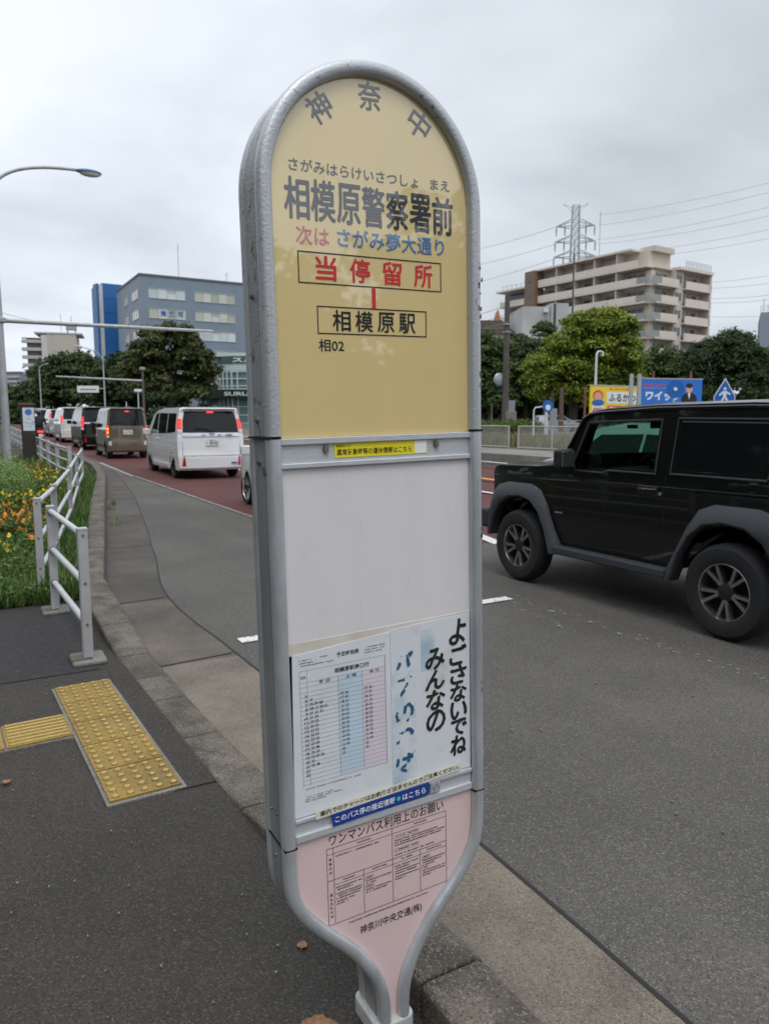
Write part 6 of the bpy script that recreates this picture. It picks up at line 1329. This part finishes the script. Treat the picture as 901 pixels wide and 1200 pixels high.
# --- beige apartment block on the right
BE = mat('beige_render', (.53, .465, .395), .75, var=.05, scale=.25); BE2 = mat('beige_light', (.63, .56, .48), .7, var=.05, scale=.5); BRN = mat('brown_tile', (.19, .125, .085), .7)
K = far(751, 130); Rv = far(823, 140.7)-K; Rv.z = 0; ang = math.atan2(Rv.y, Rv.x); bl = empty('beige_apartment_block', (K.x, K.y, .5), (0, 0, ang)); tag(bl, 'large beige apartment block with long balconies on every storey behind the bright camphor tree', 'building')
WR = Rv.length*.86; ML = 25.4; top = hgt(303, 130)-.5-1.2; ph = 2.98; nf = int(top/ph)
b = MB(); b.box((WR/2+.35, ML/2+.40, top/2), (WR-1.7, ML-.8, top)); b.build('wall', BE, bl)
mat_rail = mat('frosted_rail', (.26, .27, .25), .3, var=.1, scale=2)
def pane_win(c, d, n=2, axis='y'):
    w_ = MB(); w_.box(c, d); wo = w_.build('window', mat_frame, bl); g = MB(); L_ = d[1] if axis == 'y' else d[0]
    for u in range(n):
        o_ = (u+.5)/n*L_-L_/2
        if axis == 'y': g.box((c[0]-.05, c[1]+o_, c[2]), (.05, L_/n-.14, d[2]-.16))
        else: g.box((c[0]+o_, c[1]-.05, c[2]), (L_/n-.14, .05, d[2]-.16))
    g.build('pane', WIN_D, wo)
for k in range(-1, nf):
    z = top-ph*(k+1)                       # floor level of this storey
    Lk = ML*.98
    q = MB(); q.box((-.35, Lk/2, z-.12), (2.1, Lk, .26)); q.box((-1.32, Lk/2+.95, z+.56), (.16, Lk-1.9, 1.2)); q.build('balcony', BE2, bl)
    for y0 in (2.4, 7.0, 12.0, 16.6, 21.0): pane_win((1.1, y0+1.6, z+1.25), (.10, 3.4, 2.0), 3 if y0 != 12.0 else 2)
    for y0 in (6.3, 11.2, 15.8, 20.3): q = MB(); q.box((-.2, y0, z+1.42), (2.2, .22, 2.84)); q.build('partition', BE, bl)
    if k >= 0:
        q = MB(); q.box((WR*.20, -.25, z-.12), (WR*.40, 2.0, .26)); q.box((WR*.23, -1.17, z+.56), (WR*.30, .16, 1.2)); q.build('balcony', BE2, bl)
        q = MB(); q.box((WR*.74, -.25, z-.12), (WR*.45, 1.98, .26)); q.box((WR*.735, -1.13, z+.56), (WR*.43, .16, 1.2)); q.build('balcony', BE2, bl)
        q = MB(); q.box((-1.28, .85, z+.55), (.10, 1.9, 1.15)); q.build('glass_rail', mat_rail, bl); q = MB(); q.box((.1, -1.16, z+.55), (2.8, .10, 1.15)); q.build('glass_rail', mat_rail, bl); q = MB(); q.box((WR+.02, -.3, z+.6), (.10, 1.6, 1.2)); q.build('glass_rail', mat_rail, bl)
        for x0, w2 in ((1.9, 1.7), (4.1, 1.2), (9.6, 1.2), (11.6, 2.6)): pane_win((x0+w2/2, .70, z+1.25), (w2, .10, 2.0), 2 if w2 > 1.5 else 1, 'x')
        pane_win((WR*.44, -.53, z+1.5), (1.7, .10, 1.35), 2, 'x')
b = MB(); b.box((WR*.45, .15, top/2), (WR*.10+.9, 1.25, top+.6)); b.box((.55, .55, top/2-.3), (1.1, 1.1, top-.7)); b.box((WR-.35, -.15, top/2), (.5, 2.0, top+.1)); b.build('pier', BE, bl)
# top storey, set back over the long side only
b = MB(); b.box((WR*.22+.5, ML*.5+.9, top+1.5), (WR*.44-1.0, ML-1.0, 3.0)); b.box((WR*.5, ML*.75, top+1.5), (WR*.6, ML*.45, 2.9)); b.build('penthouse', BE, bl)
b = MB(); b.box((WR*.22-.6, ML*.5+2.5, top+3.1), (WR*.44+1.9, ML-1.4, .34)); b.build('penthouse_roof', BE2, bl)
b = MB(); b.box((WR*.27, 2.2, top+3.3), (WR*.34, 3.2, .9)); b.build('stair_head', BE, bl)
b = MB(); b.box((WR*.69, -.3, top+.15), (WR*.62, 2.2, .5)); b.box((WR*.5, ML*.3, top+.02), (WR-.1, ML*.6, .2)); b.build('roof_edge', BE2, bl)
b = MB()
for k in range(11): b.box((WR*(.52+.046*k), -1.0, top+1.0), (.06, .06, 1.3))
for z in (.75, 1.2, 1.6): b.box((WR*.75, -1.0, top+z), (WR*.48, .05, .06))
b.build('roof_railing', mat_rail, bl)
b = MB(); b.box((-.9, ML+1.0, top/2+1.5), (2.6, 2.6, top+3.0)); b.build('brown_pier', BRN, bl)
for k in range(-1, 6): q = MB(); q.box((-2.23, ML+1.0, top-ph*(k+1)+1.5), (.06, 1.2, 1.1)); q.build('window', WIN_D, bl)
b = MB(); b.box((WR*.4, ML+6.0, top/2), (WR*.8, 7.4, top)); b.build('lower_wing', BE, bl); b = MB(); b.box((WR*.35-.9, ML+6.1, top+.1), (WR*.8+2, 7.8, .34)); b.build('wing_roof', BE2, bl)
for k in range(0, nf):
    z = top-ph*(k+1); q = MB(); q.box((-.9, ML+6.0, z+.5), (2.0, 7.2, 1.2)); q.build('balcony', BE2, bl); q = MB(); q.box((-.06, ML+6.0, z+1.9), (.1, 5.6, 1.6)); q.build('window', WIN_D, bl)
b = MB()
for k in range(6): b.box((-1.2, ML+3+1.3*k, top+.8), (.06, .06, 1.1))
b.box((-1.2, ML+6.2, top+1.3), (.06, 6.8, .07)); b.build('wing_railing', mat_rail, bl)
p_ = far(691.5, 139); q_ = Matrix.Rotation(-ang, 3, 'Z') @ (p_-K); b = MB(); b.cyl((q_.x, q_.y, top+3), (q_.x, q_.y, hgt(248, 139)-.5), .07, 0, 6); b.build('roof_aerial', M['gal'], bl)
b = MB(); b.box((WR*.45, -1.4, 2.2), (WR+3, .3, 4.4)); b.box((-2.0, ML*.5, 2.2), (.3, ML, 4.4)); b.build('plinth', mat('plinth_brown', (.20, .165, .135), .8), bl)
# --- pale grey building in front of it
K = far(588, 84); pg = empty('grey_building', (K.x, K.y, .5), (0, 0, -YAW+R(4))); tag(pg, 'pale grey flat roofed building behind the utility pole, below the beige apartment block', 'building')
PG = mat('pale_grey_wall', (.36, .36, .36), .7, var=.08, scale=.3); k_ = 84/FPX
b = MB(); b.box((2.4, 4, hgt(403, 84)/2), (7.0, 7, hgt(403, 84))); b.build('wall', PG, pg); b = MB(); b.box((4.7, 5, hgt(361, 84)/2), (4.6, 6, hgt(361, 84))); b.box((6.6, 4.2, hgt(357, 84)/2), (2.0, 5, hgt(357, 84))); b.build('upper_wall', mat('pale_grey_upper', (.40, .395, .385), .7, var=.1, scale=.3), pg)
b = MB(); b.box((-.2, .45, hgt(409, 84)), (1.2, .06, 1.5)); b.build('window', WIN_D, pg); b = MB(); b.box((5.0, 1.8, hgt(366, 84)), (.5, .5, .4)); b.build('vent', mat('vent_white', (.6, .6, .6), .5), pg)
# --- tiled house roof by the sign
K = far(560, 90); hs = empty('house', (K.x, K.y, .5), (0, 0, -YAW)); tag(hs, 'low house with brown roof and small reddish gable just right of the sign', 'house')
zr_ = hgt(381, 90); b = MB(); b.box((-1, 4, zr_/2-.6), (9, 8, zr_-1.2)); b.build('wall', mat('house_wall', (.45, .44, .42), .7), hs)
b = MB(); b.prism([(-6, zr_-1.6), (4.2, zr_-1.6), (2.4, zr_), (-6, zr_)], lambda p, t: (p[0], -.5+9*t, p[1])); b.build('roof', mat('brown_tiles', (.10, .07, .065), .7, var=.2, scale=2), hs)
b = MB(); b.prism([(1.6, zr_-.2), (2.6, zr_-.2), (2.2, zr_+1.5), (1.95, zr_+1.1)], lambda p, t: (p[0], 1+.8*t, p[1])); b.build('roof_finial', mat('reddish_tile', (.42, .17, .10), .6), hs)
# --- grey block at the right edge
K = far(877, 118); gb = empty('grey_block', (K.x, K.y, .5), (0, 0, -YAW-R(25))); tag(gb, 'plain grey flat block with a fenced roof at the right photo edge', 'building')
zt = hgt(370, 118); b = MB(); b.box((6, 6, zt/2), (12, 12, zt)); b.build('wall', mat('block_grey', (.22, .25, .29), .7, var=.06, scale=.2), gb)
b = MB()
for k in range(13): b.box((1*k, .2, zt+.5), (.08, .08, 1.1))
for z in (.4, .75, 1.05): b.box((6, .2, zt+z), (12, .06, .06))
b.cyl((.4, 1, zt), (.4, 1, zt+2.2), .05, 0, 6); b.build('roof_fence', M['gal'], gb)

# ------------------------------------------------------------------ transmission tower and power lines
TW = mat('tower_steel', (.36, .41, .41), .6, .1); TD = 215.0; Kt = far(664, TD); tw = empty('transmission_tower', (Kt.x, Kt.y, .5), (0, 0, -YAW-R(8))); tag(tw, 'pale green steel lattice transmission tower behind the beige apartment block', 'transmission tower')
kk = TD/FPX; Ht = hgt(241, TD)-.5; b = MB()
def hw_(z): return 3.2-(3.2-1.25)*min(1, z/(Ht*.72)) if z < Ht*.72 else 1.25-.35*((z-Ht*.72)/(Ht*.28))
lv = list(np.linspace(0, Ht*.72, 10))+list(np.linspace(Ht*.72, Ht, 9))[1:]
for z0, z1 in zip(lv[:-1], lv[1:]):
    a, c = hw_(z0), hw_(z1)
    co4 = lambda h, z: [Vector((sx*h, sy*h, z)) for sx, sy in ((-1, -1), (1, -1), (1, 1), (-1, 1))]
    A, B_ = co4(a, z0), co4(c, z1)
    for i in range(4):
        b.cyl(A[i], B_[i], .17, 0, 5); j = (i+1) % 4; b.cyl(A[i], B_[j], .09, 0, 4); b.cyl(A[j], B_[i], .09, 0, 4); b.cyl(B_[i], B_[j], .09, 0, 4)
b.build('lattice', TW, tw)
arms = []
for py, hwid in ((265, 21), (283, 22), (301, 23)):
    z = hgt(py, TD)-.5
    for sd in (1, -1):
        q = MB(); tip = Vector((sd*hwid*kk, 0, z)); 
        for sy in (-1, 1):
            q.cyl((sd*1.4, sy*1.4, z+1.5), tip, .14, 0, 4); q.cyl((sd*1.4, sy*1.4, z-.2), tip, .14, 0, 4)
            for f in (.3, .6): q.cyl(Vector((sd*1.4, sy*1.4, z+1.5)).lerp(tip, f), Vector((sd*1.4, sy*1.4, z-.2)).lerp(tip, f+.15), .08, 0, 4)
        q.build('crossarm', TW, tw)
        for f in (1, .55):
            q = MB(); p = Vector((sd*hwid*kk*f, 0, z)); q.tube([p, p-Vector((0, 0, 1.1)), p-Vector((0, 0, 2.6))], [.12, .2, .12], 0, 6); q.build('insulator', mat_ins if arms else (globals().__setitem__('mat_ins', mat('insulator_grey', (.25, .26, .26), .5)) or mat_ins), tw); arms.append(z)
q = MB()
for sd in (1, -1): q.cyl((sd*.8, 0, Ht-.6), (sd*14*kk, 0, Ht+.5), .08, 0, 4); q.cyl((sd*.8, 0, Ht-1.8), (sd*14*kk, 0, Ht+.5), .06, 0, 4)
q.build('top_arm', TW, tw)
WIRE = mat('power_wire', (.27, .29, .31), .5)
def wire(x0, y0, D0, x1, y1, D1, lab, sag=1.0, r=.036):
    a = far(x0, D0); a.z = hgt(y0, D0); c = far(x1, D1); c.z = hgt(y1, D1); q = MB()
    q.tube([a.lerp(c, k/14)-Vector((0, 0, sag*4*(k/14)*(1-k/14))) for k in range(15)], r, 0, 5); tag(q.build('power_line', WIRE), lab, 'power line', 'power lines strung from the transmission tower')
ends = [(689, 252, 205), (689, 264, 216), (688, 281, 234), (688, 286, 246), (688, 300, 263), (688, 306, 275)]
nm = ['topmost', 'second from top', 'third from top', 'fourth from top', 'fifth from top', 'lowest']
for i, (x, y0, y1) in enumerate(ends): wire(x, y0, TD, 940, y1-8, 150, f'{nm[i]} of the six grey power lines running right from the transmission tower')
for i, (y0, y1) in enumerate(((264, 293), (284, 310), (301, 333))): wire(648, y0, TD, 480, y1+12, 300, f'{nm[i] if i < 2 else "lowest"} of the three faint power lines running left from the transmission tower', 1.5, .06)
for i, (y0, y1) in enumerate(((331, 312), (338, 323), (350, 339), (355, 345), (371, 366))): wire(815, y0, 260, 950, y1-3, 200, f'{nm[i] if i < 4 else "lowest"} of the five faint power lines right of the beige apartment block', .8, .05)
wire(-60, 338, 60, 132, 380, 110, 'thin dark wire sloping down left of the blue tower above the mast arm', 1.2, .022)
bpy.data.objects[[o for o in bpy.data.objects.keys() if o.startswith('power_line')][-1]]['group'] = 'overhead wires'

# ------------------------------------------------------------------ small things on the ground
LEAFB = mat('dead_leaf', (.24, .12, .06), .7, var=.3, scale=60)
def dead_leaf(c, L, rz, label, curl=.35):
    b = MB(); n = 12; vs = []; fs = []
    for i in range(n+1):
        u = i/n; w = .46*math.sin(math.pi*u**.8)*(1-.12*(i % 2))
        for v in (-1, -.5, 0, .5, 1): vs.append((L*(u-.5), L*w*v, L*(.10*abs(v)**1.5*curl*2+curl*.4*(u-.5)**2+.02*math.sin(u*18)*abs(v))+.004))
    for i in range(n):
        for j in range(4): fs.append((5*i+j, 5*i+j+1, 5*i+6+j, 5*i+5+j))
    b.add(vs, fs); b.tube([(-L*.5, 0, L*.12*curl+.006), (-L*.72, L*.05, .006)], .0012, 0, 5); o = b.build('dead_leaf', LEAFB, loc=c, rz=rz, smooth=True); md = o.modifiers.new('thick', 'SOLIDIFY'); md.thickness = .0008; tag(o, label, 'leaf', 'dead leaves on the pavement')
dead_leaf((.655, 1.50, .052), .115, R(-30), 'large curled brown dead leaf on the pavement left of the bus stop sign foot', .8)
dead_leaf((.74, 1.82, .052), .035, R(60), 'tiny orange brown dead leaf on the pavement behind the narrow part of the sign')
dead_leaf((.04, 3.30, .056), .04, R(20), 'small pale dead leaf beside the barred yellow tactile tile')
rr_ = random.Random(3)
b = MB()
for k in range(70):
    x, y_ = rr_.uniform(1.6, 4.2), rr_.uniform(1.5, 7); s = rr_.uniform(.004, .012); b.box((x, y_, s*.3+.004), (s, s*.8, s*.6), rz=rr_.uniform(0, 3))
for k in range(260):
    x, y_ = rr_.uniform(-.5, .75), rr_.uniform(1.3, 6); s = rr_.uniform(.003, .008); b.box((x, y_, .058), (s, s*.8, s*.6), rz=rr_.uniform(0, 3))
tag(b.build('grit', M['conc']), 'pale grit scattered over road and pavement', 'grit', kind='stuff')
# unseen wood: mirrored in the sign; left row added to darken car reflections
g = np.random.default_rng(77); bl_ = []
for k in range(150):
    x = -26+64*g.random(); bl_.append((x, -31+g.normal(0, 1), .4+3.6*g.random(), 2.4, 1.4, 1.7))
for k in range(230):
    x = -26+64*g.random(); H_ = 6.5+max(0, (x-9))*.42+1.3*math.sin(x*1.1)+.8*math.sin(x*2.7); bl_.append((x, -30+g.normal(0, 2.5), 1+(H_-2)*g.random()**.7, g.uniform(1.4, 2.4), 2, g.uniform(1.1, 1.9)))
for k in range(420):
    y_ = -28+150*g.random()**1.2; bl_.append((-13+g.normal(0, 1.2), y_, .8+9.5*g.random()**.9, 2.0, g.uniform(1.8, 2.8), g.uniform(1.3, 2.2)))
P, nn = ball_leaves(g, bl_, 80000, .4, .2, .3); V, T_ = leafcloud(P, nn, .46, g, .6)
tag(raw_mesh('unseen_woods', V, T_, 4, LD), 'unseen dark green wood behind, with a row added along the left for car reflections', 'unseen_woods', kind='stuff')
bpy.data.objects.remove(_fo, do_unlink=True)
for o in list(bpy.data.objects):
    if o.name.startswith('cutter'): bpy.data.objects.remove(o, do_unlink=True)
